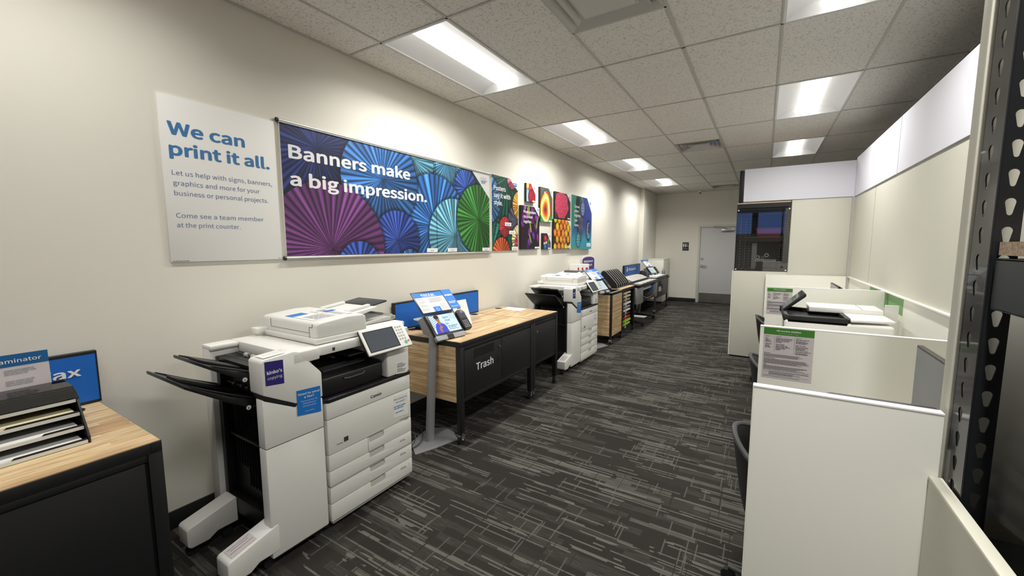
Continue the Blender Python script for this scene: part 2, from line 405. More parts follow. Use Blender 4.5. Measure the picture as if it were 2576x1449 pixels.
# door
dm = MB(); dm.box(DX0, YE + 0.005, 0.012, DX1, YE + 0.05, 2.07); door = struct(dm.obj('door_1', DOORM, bevel=0.003))
m = MB(); m.box(DX0 - 0.055, YE - 0.02, 0, DX0, YE + 0.06, 2.135); m.box(DX1, YE - 0.02, 0, DX1 + 0.055, YE + 0.06, 2.135); m.box(DX0, YE - 0.02, 2.072, DX1, YE + 0.06, 2.135)
m.obj('door_frame', FRAMEM, door, bevel=0.004)
m = MB(); m.box(DX0 + 0.02, YE - 0.001, 0.02, DX1 - 0.02, YE + 0.006, 0.275); m.obj('kick_plate', STEEL, door)
m = MB(); m.cyl((DX0 + 0.06, YE + 0.005, 1.03), (DX0 + 0.06, YE - 0.012, 1.03), 0.035, 20); m.cyl((DX0 + 0.06, YE - 0.01, 1.03), (DX0 + 0.06, YE - 0.06, 1.03), 0.011, 12)
m.tube([(DX0 + 0.05, YE - 0.055, 1.03), (DX0 + 0.12, YE - 0.058, 1.03), (DX0 + 0.18, YE - 0.05, 1.02)], 0.011, 10); m.obj('door_handle', CHRM, door, smooth=True)
m = MB(); m.cyl((DX0 + 0.06, YE + 0.005, 1.225), (DX0 + 0.06, YE - 0.015, 1.225), 0.032, 20); m.cyl((DX0 + 0.06, YE - 0.015, 1.225), (DX0 + 0.06, YE - 0.03, 1.225), 0.02, 16)
m.obj('deadbolt', CHRM, door, smooth=True)
m = MB(); m.box(1.80, YE - 0.055, 1.955, 2.10, YE + 0.004, 2.015); m.obj('door_closer', SILV, door, bevel=0.006)
m = MB(); m.tube([(1.93, YE - 0.05, 2.03), (1.80, YE - 0.07, 2.06), (1.60, YE - 0.03, 2.09)], 0.009, 8); m.obj('closer_arm', SILV, door, smooth=True)

# ceiling, split tile by tile around the openings
troffers = [(1, 0), (1, 2), (1, 4), (1, 6), (5, 0), (5, 2), (5, 4), (1, -2), (5, -2), (1, -5), (5, -5), (5, 6)]
troffers = [t for t in troffers if GY(t[1] + 1) < YE and GY(t[1]) > -6.8]
vents = [(3, 0.0), (3, 3.5), (3, 7.5)]
holes = [(GX(i), GX(i + 1), GY(j), GY(j + 1)) for i, j in troffers] + [(GX(i), GX(i + 1), GY(j), GY(j + 0.5)) for i, j in vents]
xs = [-0.1] + [GX(i) for i in range(1, 16)] + [9.3]
halfs = sorted(set([-7.0] + [GY(j * 0.5) for j in range(-15, 17) if -7 < GY(j * 0.5) < YE] + [YE + 0.1]))
m = MB()
for a, b in zip(xs[:-1], xs[1:]):
    for c, d in zip(halfs[:-1], halfs[1:]):
        cx, cy = (a + b) / 2, (c + d) / 2
        if any(h[0] < cx < h[1] and h[2] < cy < h[3] for h in holes): continue
        m.add([(a, c, H + 0.005), (b, c, H + 0.005), (b, d, H + 0.005), (a, d, H + 0.005)], [(0, 3, 2, 1)])
ceil = struct(m.obj('ceiling', TILE))
m = MB(); G2 = 0.0085
def segs(fixed0, fixed1, lo, hi, axis):
    m.box(*( (fixed0, lo, H, fixed1, hi, H + 0.0045) if axis == 'y' else (lo, fixed0, H, hi, fixed1, H + 0.0045)))
for i in range(1, 16):
    g = 0.012 if i in (4, 8, 12) else G2
    segs(GX(i) - g, GX(i) + g, -7, YE, 'y')
for j in range(-7, 9):
    if -7 < GY(j) < YE: segs(GY(j) - G2, GY(j) + G2, 0, 9.3, 'x')
for (i, j) in vents:
    segs(GY(j + (0.5 if j == int(j) else 0)) - G2, GY(j + (0.5 if j == int(j) else 0)) + G2, GX(i), GX(i + 1), 'x')
m.box(0, -7, H - 0.002, 0.022, 10.85, H + 0.0045); m.box(0.1, 10.85, H - 0.002, 0.122, YE, H + 0.0045); m.box(0.1, YE - 0.022, H - 0.002, 9.2, YE, H + 0.0045)
m.obj('ceiling_grid', mat('grid_enamel', S(190, 187, 180), 0.6), ceil)

# troffers
def make_troffer(i, j, label, group):
    x0, x1, y0, y1 = GX(i) + 0.012, GX(i + 1) - 0.012, GY(j) + 0.012, GY(j + 1) - 0.012
    t = thing('ceiling_light', label, 'ceiling light', ((x0 + x1) / 2, (y0 + y1) / 2, H), group)
    xc = (x0 + x1) / 2; m = MB(); N = 8; D = 0.085
    for sgn in (-1, 1):
        pr = []
        for k in range(N + 1):
            a = k / N; xx = (x1 - x0) / 2 - a * ((x1 - x0) / 2 - 0.092); zz = D * math.sin(a * PI / 2) ** 0.9
            pr.append((xc + sgn * xx, H + 0.003 + zz))
        vs = [(x, y, z) for y in (y0, y1) for x, z in pr]
        m.add(vs, [(k, k + 1, N + 2 + k, N + 1 + k) for k in range(N)])
        for y in (y0, y1):
            vs = [(x, y, z) for x, z in pr] + [(xc, y, H + 0.003 + D), (xc, y, H + 0.003)]
            m.add(vs, [tuple(range(len(vs)))])
    m.obj('reflector', REFL, t, smooth=True)
    m = MB(); m.box(x0 - 0.01, y0 - 0.01, H - 0.001, x0 + 0.006, y1 + 0.01, H + 0.004); m.box(x1 - 0.006, y0 - 0.01, H - 0.001, x1 + 0.01, y1 + 0.01, H + 0.004)
    m.box(x0, y0 - 0.01, H - 0.001, x1, y0 + 0.006, H + 0.004); m.box(x0, y1 - 0.006, H - 0.001, x1, y1 + 0.01, H + 0.004)
    m.obj('frame', REFL, t)
    m = MB(); pr = [(xc - 0.09, H + 0.088), (xc - 0.082, H + 0.045), (xc - 0.05, H + 0.035), (xc + 0.05, H + 0.035), (xc + 0.082, H + 0.045), (xc + 0.09, H + 0.088)]
    m.prism(pr, 'y', y0 + 0.01, y1 - 0.012); m.obj('lens', LENS, t)
    ld = bpy.data.lights.new('lamp', 'AREA'); ld.shape = 'RECTANGLE'; ld.size = 0.10; ld.size_y = 1.15; ld.energy = LAMP_W; ld.color = (1.0, 0.98, 0.935); ld.spread = math.radians(147)
    lo = bpy.data.objects.new('lamp', ld); COL.objects.link(lo); lo.parent = t; lo.location = (0, 0, 0.0335)
    return t
wlab = {0: 'recessed ceiling light nearest the camera in the row along the poster wall', 2: 'second recessed ceiling light along the poster wall, above the end of the big banner',
        4: 'third recessed ceiling light from the camera along the poster wall', 6: 'farthest recessed ceiling light, above the far end of the poster wall',
        -2: 'recessed ceiling light above the laminating table', -5: 'recessed ceiling light behind the camera by the poster wall'}
rlab = {0: 'recessed ceiling light cut by the top edge of the photo, over the cubicles', 2: 'larger recessed ceiling light in full view over the cubicles', 4: 'smaller recessed ceiling light over the far end of the cubicles'}
t0 = None
for (i, j) in troffers:
    lab = wlab.get(j) if i == 1 else (rlab.get(j) if i == 5 else None)
    if lab is None: lab = 'recessed ceiling light %s the camera in row %s from the poster wall' % ({-6: 'farthest behind', -5: 'well behind', -2: 'just behind', 0: 'beside', 6: 'hidden far ahead of', 8: 'farthest ahead of'}[j], {1: 'one', 5: 'two', 9: 'three'}[i])
    if t0 is None: t0 = make_troffer(i, j, lab, 'recessed ceiling lights'); T0 = Vector(t0.location)
    elif j == -2:
        td = dup(t0, (GX(i) + 0.3048, GY(j) + 0.6096, H), lab)
        for c_ in td.children:
            if c_.type == 'LIGHT': c_.data = c_.data.copy(); c_.data.energy = LAMP_W * (0.45 if i == 1 else 1.05)     # out-of-view lamps, energy adjusted to set brightness of near wall and partition
    else: dup(t0, (GX(i) + 0.3048, GY(j) + 0.6096, H), lab)

# vents
def make_vent(i, j, label, big):
    x0, x1, y0, y1 = GX(i) + 0.01, GX(i + 1) - 0.01, GY(j) + 0.01, GY(j + 0.5) - 0.01
    xc, yc = (x0 + x1) / 2, (y0 + y1) / 2
    t = thing('ceiling_vent', label, 'air vent', (xc, yc, H), 'ceiling air vents')
    m = MB(); m.box(x0, y0, H + 0.12, x1, y1, H + 0.125); m.obj('backing', BLKD if not big else VENT, t)
    rings = [(0.295, 0.255), (0.24, 0.205), (0.19, 0.155), (0.14, 0.10)] if not big else [(0.295, 0.25), (0.235, 0.19), (0.175, 0.0)]
    for a, b in rings:
        m = MB(); zt = H - 0.002 + (0.295 - a) * (0.05 if not big else 0.02)
        o = [(xc + sx * a, yc + sy * a, zt) for sx, sy in ((-1, -1), (1, -1), (1, 1), (-1, 1))]
        q = [(xc + sx * a, yc + sy * a, zt + 0.004) for sx, sy in ((-1, -1), (1, -1), (1, 1), (-1, 1))]
        i1 = [(xc + sx * b, yc + sy * b, zt + (0.045 if not big else 0.03)) for sx, sy in ((-1, -1), (1, -1), (1, 1), (-1, 1))]
        m.add(o + i1, [(k, (k + 1) % 4, 4 + (k + 1) % 4, 4 + k) for k in range(4)])
        m.add(q + [(p[0], p[1], p[2] + 0.004) for p in i1], [(k, (k + 1) % 4, 4 + (k + 1) % 4, 4 + k) for k in range(4)])
        if b == 0: m.box(xc - 0.16, yc - 0.16, zt - 0.004, xc + 0.16, yc + 0.16, zt + 0.002)
        m.obj('louver', VENT, t)
    return t
make_vent(3, 0.0, 'large square ceiling air diffuser at the top edge, right of the nearest light', True)
make_vent(3, 3.5, 'louvered ceiling vent midway along the ceiling, between the two rows of lights', False)
make_vent(3, 7.5, 'small louvered ceiling vent farthest away, above the door wall', False)
t = thing('dome_camera', 'small white dome camera on the ceiling by the far wall', 'camera', (1.25, 12.15, H))
m = MB(); m.lathe((1.25, 12.15, H - 0.03), [(0.045, 0.03), (0.045, 0.0), (0.03, -0.012)]); m.obj('housing', PLW, t, smooth=True)
m = MB(); m.lathe((1.25, 12.15, H - 0.045), [(0.026, 0.005), (0.024, -0.012), (0.012, -0.024), (0.001, -0.028)]); m.obj('dome', BLK, t, smooth=True)

# ================================================================== PRINTED WALL
def hexc(r, g, b): return np.array([r, g, b], float) / 255
def fans(bg, items, cut=None):
    """items: (cx, cy, radius, colour, pleats, seed) painted in order; each paper fan drops a soft shadow on those under it"""
    def fn(X, Y):
        n = np.sin(X * 9 + Y * 5) * 0.03 + 0.97
        C = np.ones(X.shape + (3,)) * bg * n[..., None]
        for (cx, cy, R, col, pl, sd) in items:
            rs = np.random.RandomState(sd)
            dx, dy = X - cx, Y - cy; d = np.hypot(dx, dy); a = np.arctan2(dy, dx)
            wob = sum(rs.uniform(.25, .7) / k * np.sin(k * a + rs.uniform(0, 6)) for k in (2, 3, 5, 7))
            ph = (a / (2 * PI) * pl + wob) % 1.0
            # scalloped rim
            Rr = R * (1 - 0.012 * np.abs(np.sin(PI * ph)))
            sh = np.clip(1 - (d - Rr) / 0.035, 0, 1) * (d >= Rr)
            C *= (1 - 0.55 * sh)[..., None]
            idx = np.floor(a / (2 * PI) * pl + wob).astype(int) % pl; rb = rs.uniform(0.74, 1.16, pl + 1)[idx]
            tri = rb * np.where(ph < 0.55, 0.78 + 0.42 * ph / 0.55, 1.12 - 0.75 * (ph - 0.55) / 0.45)
            line = np.exp(-((np.minimum(ph, 1 - ph)) / 0.06) ** 2)
            lightdir = 1 + 0.16 * np.cos(a - 2.3)
            f = tri * lightdir * (1 - 0.45 * line)
            f *= 1 - 0.55 * np.exp(-(d / (R * 0.10)) ** 2) * (0.5 + 0.5 * np.sin(a * pl * 0.5))
            col = np.array(col); col = col * 0.86 + col.mean() * 0.12
            body = np.clip(col[None, None] * f[..., None] + 0.05 * (f[..., None] > 1.1), 0, 1)
            C = np.where((d < Rr)[..., None], body, C)
        return C
    return fn
def corner(fn, pts):
    """white cut corner: below the line through two points stays printed"""
    (xa, ya), (xb, yb) = pts
    def g(X, Y):
        C = fn(X, Y); s = (X - xa) * (yb - ya) - (Y - ya) * (xb - xa)
        return np.where((s < 0)[..., None], np.ones(3) * 0.93, C)
    return g
def seams(fn, vs=(), hs=(), wd=0.003):
    def g(X, Y):
        C = fn(X, Y)
        for x in vs: C = np.where((np.abs(X - x) < wd)[..., None], C * 0.25, C)
        for y in hs: C = np.where((np.abs(Y - y) < wd)[..., None], C * 0.2, C)
        return C
    return g
def wtag(parent, x, y, w, h, s, rows=1, xs=0.0):
    m = MB(); m.box(xs, y, 0, xs + 0.001, y + w, 0)  # placeholder, replaced below
    m = MB(); m.add([(xs, x, y), (xs, x + w, y), (xs, x + w, y + h), (xs, x, y + h)], [(0, 1, 2, 3)]); o = m.obj('size_tag', PAPER, parent)
    text('lettering', s, (xs, x + w / 2, y + h * 0.22), RY, UZ, h * 0.72, BLUET, parent, 0.01, 'CENTER', eps=0.0006)
    return o

# white poster
t = thing('poster', 'large white poster reading We can print it all in blue letters', 'poster', (0, 1.226, 1.51))
m = MB(); m.box(0.001, 0.922, 1.512, 0.012, 1.530, 2.411); m.obj('board', PAPER, t, bevel=0.001)
XS = 0.012
text('headline', 'We can', (XS, 0.956, 2.208), RY, UZ, 0.125, BLUET, t, 0.034, width=0.388)
text('headline', 'print it all.', (XS, 0.956, 2.098), RY, UZ, 0.125, BLUET, t, 0.034, width=0.53)
for s, y, z, wd in (('Let us help with signs, banners,', 0.96, 1.99, 0.533), ('graphics and more for your', 0.962, 1.935, 0.452), ('business or personal projects.', 0.963, 1.88, 0.50), ('Come see a team member', 0.963, 1.758, 0.463), ('at the print counter.', 0.963, 1.705, 0.322)):
    text('lettering', s, (XS, y, z), RY, UZ, 0.048, SLATE, t, 0.0, width=wd)
textlines('small_print', t, (XS, 0.93, 1.516), RY, UZ, [(0, 0, 0.08, 0.003), (0.575, 0.002, 0.018, 0.003)], INK)

# banner
BY0, BY1, BZ0, BZ1 = 1.563, 3.983, 1.532, 2.418
t = thing('banner', 'wide blue and purple paper-fan banner reading Banners make a big impression', 'banner', (0, 2.77, 1.5))
m = MB(); m.box(0.001, BY0, BZ0, 0.016, BY1, BZ1); m.obj('board', PLW, t)
c = lambda y, z: (y - BY0, z - BZ0)
DB, PU, MBL, LC, CY, SBL, GR, DG, B2 = hexc(28, 46, 118), hexc(112, 50, 122), hexc(42, 106, 182), hexc(88, 162, 192), hexc(78, 154, 196), hexc(38, 78, 170), hexc(54, 136, 50), hexc(24, 92, 76), hexc(38, 104, 186)
items = [c(3.655, 2.42) + (0.30, DG, 26, 21), c(3.98, 1.75) + (0.42, DG, 30, 22), c(1.821, 2.299) + (0.42, DB, 46, 1), c(3.246, 2.44) + (0.40, CY, 44, 4), c(2.774, 2.384) + (0.27, LC, 34, 5),
         c(3.547, 2.207) + (0.20, SBL, 26, 6), c(3.05, 1.793) + (0.50, B2, 46, 8), c(2.412, 2.155) + (0.405, MBL, 42, 3), c(2.559, 1.648) + (0.262, hexc(36, 66, 160), 32, 9),
         c(1.908, 1.579) + (0.50, PU, 52, 2), c(2.155, 1.44) + (0.20, hexc(38, 70, 170), 26, 10), c(2.7, 1.45) + (0.12, B2, 16, 13), c(3.343, 1.701) + (0.385, LC, 44, 7), c(3.774, 1.893) + (0.385, GR, 40, 11)]
fn = corner(fans(hexc(24, 40, 110), items), [c(3.64, 2.43), c(3.99, 2.14)])
fn = seams(fn, vs=(3.0725 - BY0, 3.38 - BY0))
art('print', t, (0.0168, BY0, BZ0), RY, UZ, BY1 - BY0, BZ1 - BZ0, fn, 0.0034)
XS = 0.0176
text('headline', 'Banners make', (XS, 1.612, 2.196), RY, UZ, 0.163, WTXT, t, 0.035, width=1.118)
text('headline', 'a big impression.', (XS, 1.612, 2.014), RY, UZ, 0.163, WTXT, t, 0.035, width=1.325)
text('price', 'starting at', (XS, 3.81, 2.352), RY, UZ, 0.034, INKL, t, 0, width=0.115)
text('price', '$', (XS, 3.803, 2.322), RY, UZ, 0.035, BLUET, t, 0.01); text('price', '89', (XS, 3.826, 2.300), RY, UZ, 0.07, BLUET, t, 0.02, width=0.076); text('price', '99', (XS, 3.908, 2.324), RY, UZ, 0.035, BLUET, t, 0.01)
for y, s in ((2.925, "3' x 5'"), (3.229, "3' x 6'"), (3.834, "3' x 8'")): wtag(t, y, 1.536, 0.149, 0.038, s, xs=0.0174)
for z, nm in ((2.428, 'top_rail'), (1.516, 'bottom_rail')):
    m = MB(); m.cyl((0.014, 1.555, z), (0.014, 3.998, z), 0.0125, 16); m.box(0.006, 1.556, z - 0.014 if z > 2 else z, 0.024, 3.996, z if z > 2 else z + 0.014); m.obj(nm, SILV if False else mat('silver_rail', S(205, 204, 200), 0.3, metal=0.6), t, smooth=True)
    m = MB(); m.cyl((0.014, 1.543, z), (0.014, 1.556, z), 0.014, 14); m.obj('end_cap', BLK, t)
    m = MB(); m.cyl((0.014, 3.998, z), (0.014, 4.006, z), 0.014, 14); m.obj('end_cap', PLG, t, label='pale end cap')

def board(name, label, y0, y1, z0, z1, thick, fn, step, side, cat='poster'):
    t = thing(name, label, cat, (0, (y0 + y1) / 2, z0))
    m = MB(); m.box(0.001, y0, z0, thick, y1, z1); m.obj('board', side, t)
    art('print', t, (thick + 0.0008, y0, z0), RY, UZ, y1 - y0, z1 - z0, fn, step)
    return t
# fan poster
y0, y1, z0, z1 = 4.04, 4.645, 1.534, 2.436
c = lambda y, z: (y - y0, z - z0)
items = [c(4.40, 2.45) + (0.55, hexc(26, 104, 84), 34, 31), c(4.02, 1.50) + (0.40, hexc(30, 112, 96), 26, 35), c(4.60, 1.92) + (0.2, hexc(96, 100, 128), 16, 36), c(3.95, 2.14) + (0.285, hexc(70, 140, 215), 26, 32), c(4.50, 2.42) + (0.11, hexc(222, 80, 120), 12, 37), c(4.70, 2.12) + (0.185, hexc(238, 158, 52), 30, 33),
         c(4.33, 1.83) + (0.125, hexc(196, 44, 52), 24, 38), c(4.68, 1.68) + (0.19, hexc(226, 192, 120), 24, 39), c(4.70, 1.62) + (0.125, hexc(214, 50, 110), 22, 40), c(4.25, 1.50) + (0.20, hexc(226, 92, 40), 24, 41)]
fn = seams(corner(fans(hexc(26, 92, 78), items), [c(4.43, 2.44), c(4.65, 2.30)]), vs=(4.475 - y0,), hs=(1.834 - z0, 1.735 - z0), wd=0.0025)
t = board('poster', 'paper-fan poster reading Posters say it with style', y0, y1, z0, z1, 0.012, fn, 0.004, PAPER)
for s, z, wd in (('Posters', 2.262, 0.265), ('say it with', 2.176, 0.375), ('style.', 2.090, 0.19)): text('headline', s, (0.0132, 4.083, z), RY, UZ, 0.098, WTXT, t, 0.032, width=wd)
for y, z, s in ((4.328, 1.842, '18" x 24"'), (4.428, 1.742, '22" x 28"'), (4.49, 1.536, '24" x 36"')): wtag(t, y, z, 0.15, 0.045, s, xs=0.0134)
textlines('price', t, (0.0132, 4.52, 2.36), RY, UZ, [(0.0, 0.02, 0.10, 0.012), (0.02, -0.01, 0.08, 0.022)], BLUET)
def shapes(bg, items):
    """items: (kind, cx, cy, rx, ry, angle, colour, shade)"""
    def fn(X, Y):
        C = np.ones(X.shape + (3,)) * bg
        for (kd, cx, cy, rx, ry, an, col, shd) in items:
            dx, dy = X - cx, Y - cy; ca, sa = math.cos(an), math.sin(an); p, q2 = (dx * ca + dy * sa) / rx, (-dx * sa + dy * ca) / ry
            if kd == 'e': d = np.hypot(p, q2); ins = d < 1
            elif kd == 'b': d = np.maximum(np.abs(p), np.abs(q2)); ins = d < 1
            elif kd == 'r':  # rings
                d = np.hypot(p, q2); ins = d < 1
            f = 1 + shd * (0.35 - d ** 2) + shd * 0.5 * np.exp(-((p + 0.35) ** 2 + (q2 - 0.35) ** 2) * 9)
            sh = (d < 1.12) & ~ins
            C = np.where(sh[..., None], C * 0.6, C)
            C = np.where(ins[..., None], np.clip(col * f[..., None], 0, 1), C)
        return C
    return fn
h = hexc
# red bird
y0, y1, z0, z1 = 4.835, 5.085, 2.189, 2.433
c = lambda y, z: (y - y0, z - z0)
it = [('b', .02, .2, .04, .08, 0, h(250, 214, 120), .1), ('e', .03, .02, .065, .15, 0, h(140, 196, 226), .2), ('e', .13, .19, .075, .05, .5, h(214, 50, 44), .3), ('e', .155, .07, .11, .1, .3, h(150, 34, 52), .3), ('b', .16, .09, .05, .003, .6, h(90, 20, 36), 0), ('b', .15, .05, .05, .003, .9, h(90, 20, 36), 0)]
t = board('canvas_print', 'small canvas print of a red bird shape, highest of the small canvases', y0, y1, z0, z1, 0.035, corner(shapes(h(190, 60, 50), it), [(.12, .25), (.252, .11)]), 0.005, BLK)
wtag(t, 5.0, 2.195, 0.08, 0.018, '8" x 10"', xs=0.0364); textlines('price', t, (0.0362, 5.03, 2.375), RY, UZ, [(0, .02, .045, .008), (.01, 0, .035, .012)], BLUET)
# agate rings
y0, y1, z0, z1 = 5.236, 5.62, 1.94, 2.43
def agate(X, Y):
    dx, dy = (X - 0.155) / 0.85, (Y - 0.18) ; d = np.hypot(dx, dy * 0.85) * (1 + 0.07 * np.sin(np.arctan2(dy, dx) * 3 + 1))
    cols = [h(60, 60, 150), h(190, 70, 40), h(222, 110, 40), h(236, 196, 60), h(244, 236, 190), h(240, 226, 80), h(196, 90, 44), h(96, 84, 70), h(60, 120, 116), h(150, 70, 50), h(70, 130, 120), h(96, 80, 64)]
    k = np.clip((d / 0.031).astype(int), 0, 11); C = np.array(cols)[k]
    C = np.where(((Y < 0.09) & (d > 0.16))[..., None], h(70, 160, 90), C)
    return C * (0.92 + 0.1 * np.sin(d * 400))[..., None]
t = board('canvas_print', 'canvas print of colourful agate rings, right of the red bird canvas', y0, y1, z0, z1, 0.035, corner(agate, [(.27, .49), (.39, .35)]), 0.005, BLK)
wtag(t, 5.50, 1.947, 0.11, 0.02, '12" x 18"', xs=0.0364); textlines('headline', t, (0.0362, 5.355, 2.335), RY, UZ, [(0, .02, .035, .016), (0, 0, .06, .014)], WTXT); textlines('price', t, (0.0362, 5.56, 2.37), RY, UZ, [(0, .02, .05, .008), (.01, 0, .035, .012)], BLUET)
# aubergines
y0, y1, z0, z1 = 4.69, 5.205, 1.545, 2.128
rs = random.Random(5); it = []
for k in range(20):
    x, y = rs.uniform(0, .5), rs.uniform(0.02, .56); it.append(('e', x, y, rs.uniform(.04, .055), rs.uniform(.06, .085), rs.uniform(-.6, .6), h(rs.randint(78, 112), 36, rs.randint(96, 128)), .8))
    if k % 2: it.append(('b', x + .03, y + .05, .012, .07, rs.uniform(-.9, .5), h(150, 172, 66), .2))
t = board('canvas_print', 'canvas print of purple aubergines reading Photo posters tie a room together', y0, y1, z0, z1, 0.035, corner(shapes(h(36, 26, 34), it), [(.36, .585), (.52, .45)]), 0.005, BLK)
for s, z, wd in (('Photo posters', 2.032, 0.345), ('tie a room', 1.968, 0.25), ('together.', 1.902, 0.225)): text('headline', s, (0.0366, 4.75, z), RY, UZ, 0.066, WTXT, t, 0.02, width=wd)
wtag(t, 5.07, 1.555, 0.13, 0.024, '20" x 24"', xs=0.0364); textlines('price', t, (0.0362, 5.13, 2.08), RY, UZ, [(0, .02, .055, .008), (.01, 0, .045, .013)], BLUET)
# small radish print
y0, y1, z0, z1 = 5.323, 5.572, 1.538, 1.775
it = [('e', .08, .16, .06, .055, 0, h(160, 40, 60), .7), ('e', .19, .06, .07, .06, 0, h(70, 80, 100), .6), ('e', .07, .04, .05, .04, 0, h(60, 100, 150), .5), ('e', .1, .1, .03, .02, .4, h(210, 200, 200), .2), ('e', .17, .13, .03, .04, 0, h(70, 130, 60), .3), ('e', .04, .09, .02, .02, 0, h(230, 210, 210), .2)]
t = board('canvas_print', 'smallest canvas print, radishes and berries, below the agate canvas', y0, y1, z0, z1, 0.035, corner(shapes(h(40, 40, 46), it), [(.13, .24), (.252, .10)]), 0.005, BLK)
wtag(t, 5.48, 1.545, 0.085, 0.018, '8" x 10"', xs=0.0364); textlines('price', t, (0.0362, 5.51, 1.72), RY, UZ, [(0, .02, .045, .008), (.01, 0, .035, .012)], BLUET)
# rose
y0, y1, z0, z1 = 5.72, 6.30, 2.012, 2.418
def rose(X, Y):
    dx, dy = X - 0.235, Y - 0.215; a = np.arctan2(dy, dx); d = np.hypot(dx * 0.82, dy)
    k = d * 34 + 0.55 * np.abs(np.sin(a * 2.5 + np.floor(d * 34) * 1.3)) * 2
    f = k % 1.0; C = h(206, 52, 90) * (0.72 + 0.5 * f)[..., None]
    C = np.where((f > 0.9)[..., None], h(240, 150, 170), C)
    out = (d * (1 + 0.05 * np.sin(a * 7))) > 0.205
    return np.where(out[..., None], h(62, 66, 66) * (0.8 + 0.3 * np.sin(X * 60))[..., None], C)
t = board('canvas_print', 'canvas print of a pink rose-like flower above the oranges print', y0, y1, z0, z1, 0.035, corner(rose, [(.42, .41), (.585, .28)]), 0.005, BLK)
wtag(t, 6.19, 2.02, 0.10, 0.02, '16" x 20"', xs=0.0364); textlines('price', t, (0.0362, 6.22, 2.355), RY, UZ, [(0, .02, .05, .008), (.01, 0, .04, .013)], BLUET)
# oranges
y0, y1, z0, z1 = 5.678, 6.305, 1.548, 2.0
it = []
rs = random.Random(9)
for r_ in range(5):
    for q_ in range(5):
        it.append(('e', 0.05 + q_ * .14 + (r_ % 2) * .07 + rs.uniform(-.015, .015), .03 + r_ * .105 + rs.uniform(-.015, .015), .06, .064 + rs.uniform(-.008, .012), rs.uniform(-.5, .5), h(rs.randint(214, 238), rs.choice([128, 150, 176, 196]), rs.randint(40, 66)), .35))
t = board('canvas_print', 'canvas print of oranges and lemons under the pink flower print', y0, y1, z0, z1, 0.035, corner(shapes(h(70, 40, 20), it), [(.50, .46), (.632, .34)]), 0.005, BLK)
wtag(t, 6.19, 1.556, 0.10, 0.03, '18" x 24"', xs=0.0364)
# feather print
y0, y1, z0, z1 = 6.312, 7.25, 1.531, 2.432
def feather(X, Y):
    base = np.where((X + 0.25 * np.sin(Y * 6) < 0.3)[..., None], h(60, 150, 130), h(56, 70, 150))
    low = np.clip((0.42 - Y) / 0.25, 0, 1)[..., None]; base = base * (1 - low) + h(60, 170, 190) * low
    g = np.clip((0.25 - Y - 0.5 * np.abs(X - 0.45)) * 6 + (0.1 - X) * 3, 0, 1)[..., None]; base = base * (1 - g) + h(200, 150, 60) * g
    ridge = np.sin((X * 0.9 + Y * 0.25) * 190 + 3 * np.sin(Y * 22)); base = base * (0.9 + 0.13 * ridge)[..., None]
    def ell(cx, cy, rx, ry, col, an=0.0):
        nonlocal base
        dx, dy = X - cx, Y - cy; p = (dx * math.cos(an) + dy * math.sin(an)) / rx; q_ = (-dx * math.sin(an) + dy * math.cos(an)) / ry
        base = np.where((np.hypot(p, q_) < 1)[..., None], col * (0.88 + 0.2 * np.sin(q_ * 14) * .5)[..., None], base)
    ell(.36, .5, .13, .42, h(52, 54, 70)); ell(.42, .5, .1, .38, h(92, 96, 120)); ell(.5, .68, .11, .15, h(56, 62, 110)); ell(.5, .70, .08, .12, h(120, 150, 200)); ell(.27, .78, .08, .13, h(30, 34, 40))
    ell(.78, .33, .12, .2, h(40, 50, 90)); ell(.79, .33, .09, .15, h(110, 160, 200)); ell(.82, .36, .06, .1, h(70, 70, 80)); ell(.3, .16, .11, .14, h(40, 110, 130)); ell(.31, .16, .08, .11, h(90, 180, 190))
    return base
t = board('canvas_print', 'large feather canvas print reading Canvas prints brighten your home, last on the wall', y0, y1, z0, z1, 0.045, seams(corner(feather, [(.70, .905), (.945, .64)]), vs=(.385, .645), wd=.004), 0.006, PAPER)
for s, z, wd in (('Canvas', 2.23, 0.21), ('prints', 2.155, 0.18), ('brighten', 2.08, 0.26), ('your', 2.0, 0.14), ('home.', 1.92, 0.19)): text('headline', s, (0.0465, 6.44, z), RY, UZ, 0.08, WTXT, t, 0.02, width=wd)
wtag(t, 7.02, 1.575, 0.19, 0.06, '24" x 36"', xs=0.0464); textlines('price', t, (0.0462, 7.12, 2.33), RY, UZ, [(0, .03, .09, .012), (.02, 0, .06, .02)], BLUET)

# restroom sign
t = thing('restroom_sign', 'small black restroom sign with white figures beside the far door', 'sign', (0.917, YE, 1.43))
m = MB(); m.box(0.828, YE - 0.006, 1.432, 1.006, YE, 1.68); m.obj('backplate', WTXT, t, bevel=0.003)
m = MB(); m.box(0.835, YE - 0.009, 1.439, 0.999, YE - 0.005, 1.673); m.obj('plate', BLK, t, bevel=0.003)
m = MB()
for px, sk in ((0.868, 0), (0.917, 1)):
    m.cyl((px, YE - 0.0095, 1.625), (px, YE - 0.0102, 1.625), 0.011, 14)
    if sk: m.prism([(px - .008, 1.61), (px + .008, 1.61), (px + .02, 1.558), (px + .007, 1.558), (px + .007, 1.53), (px - .007, 1.53), (px - .007, 1.558), (px - .02, 1.558)], 'y', YE - 0.0102, YE - 0.0095)
    else: m.prism([(px - .015, 1.61), (px + .015, 1.61), (px + .015, 1.565), (px + .008, 1.565), (px + .008, 1.53), (px - .008, 1.53), (px - .008, 1.565), (px - .015, 1.565)], 'y', YE - 0.0102, YE - 0.0095)
m.cyl((0.962, YE - 0.0095, 1.615), (0.962, YE - 0.0102, 1.615), 0.007, 12); m.tube([(0.962, YE - .0098, 1.605), (0.962, YE - .0098, 1.57), (0.98, YE - .0098, 1.57), (0.985, YE - .0098, 1.545)], 0.0035, 6)
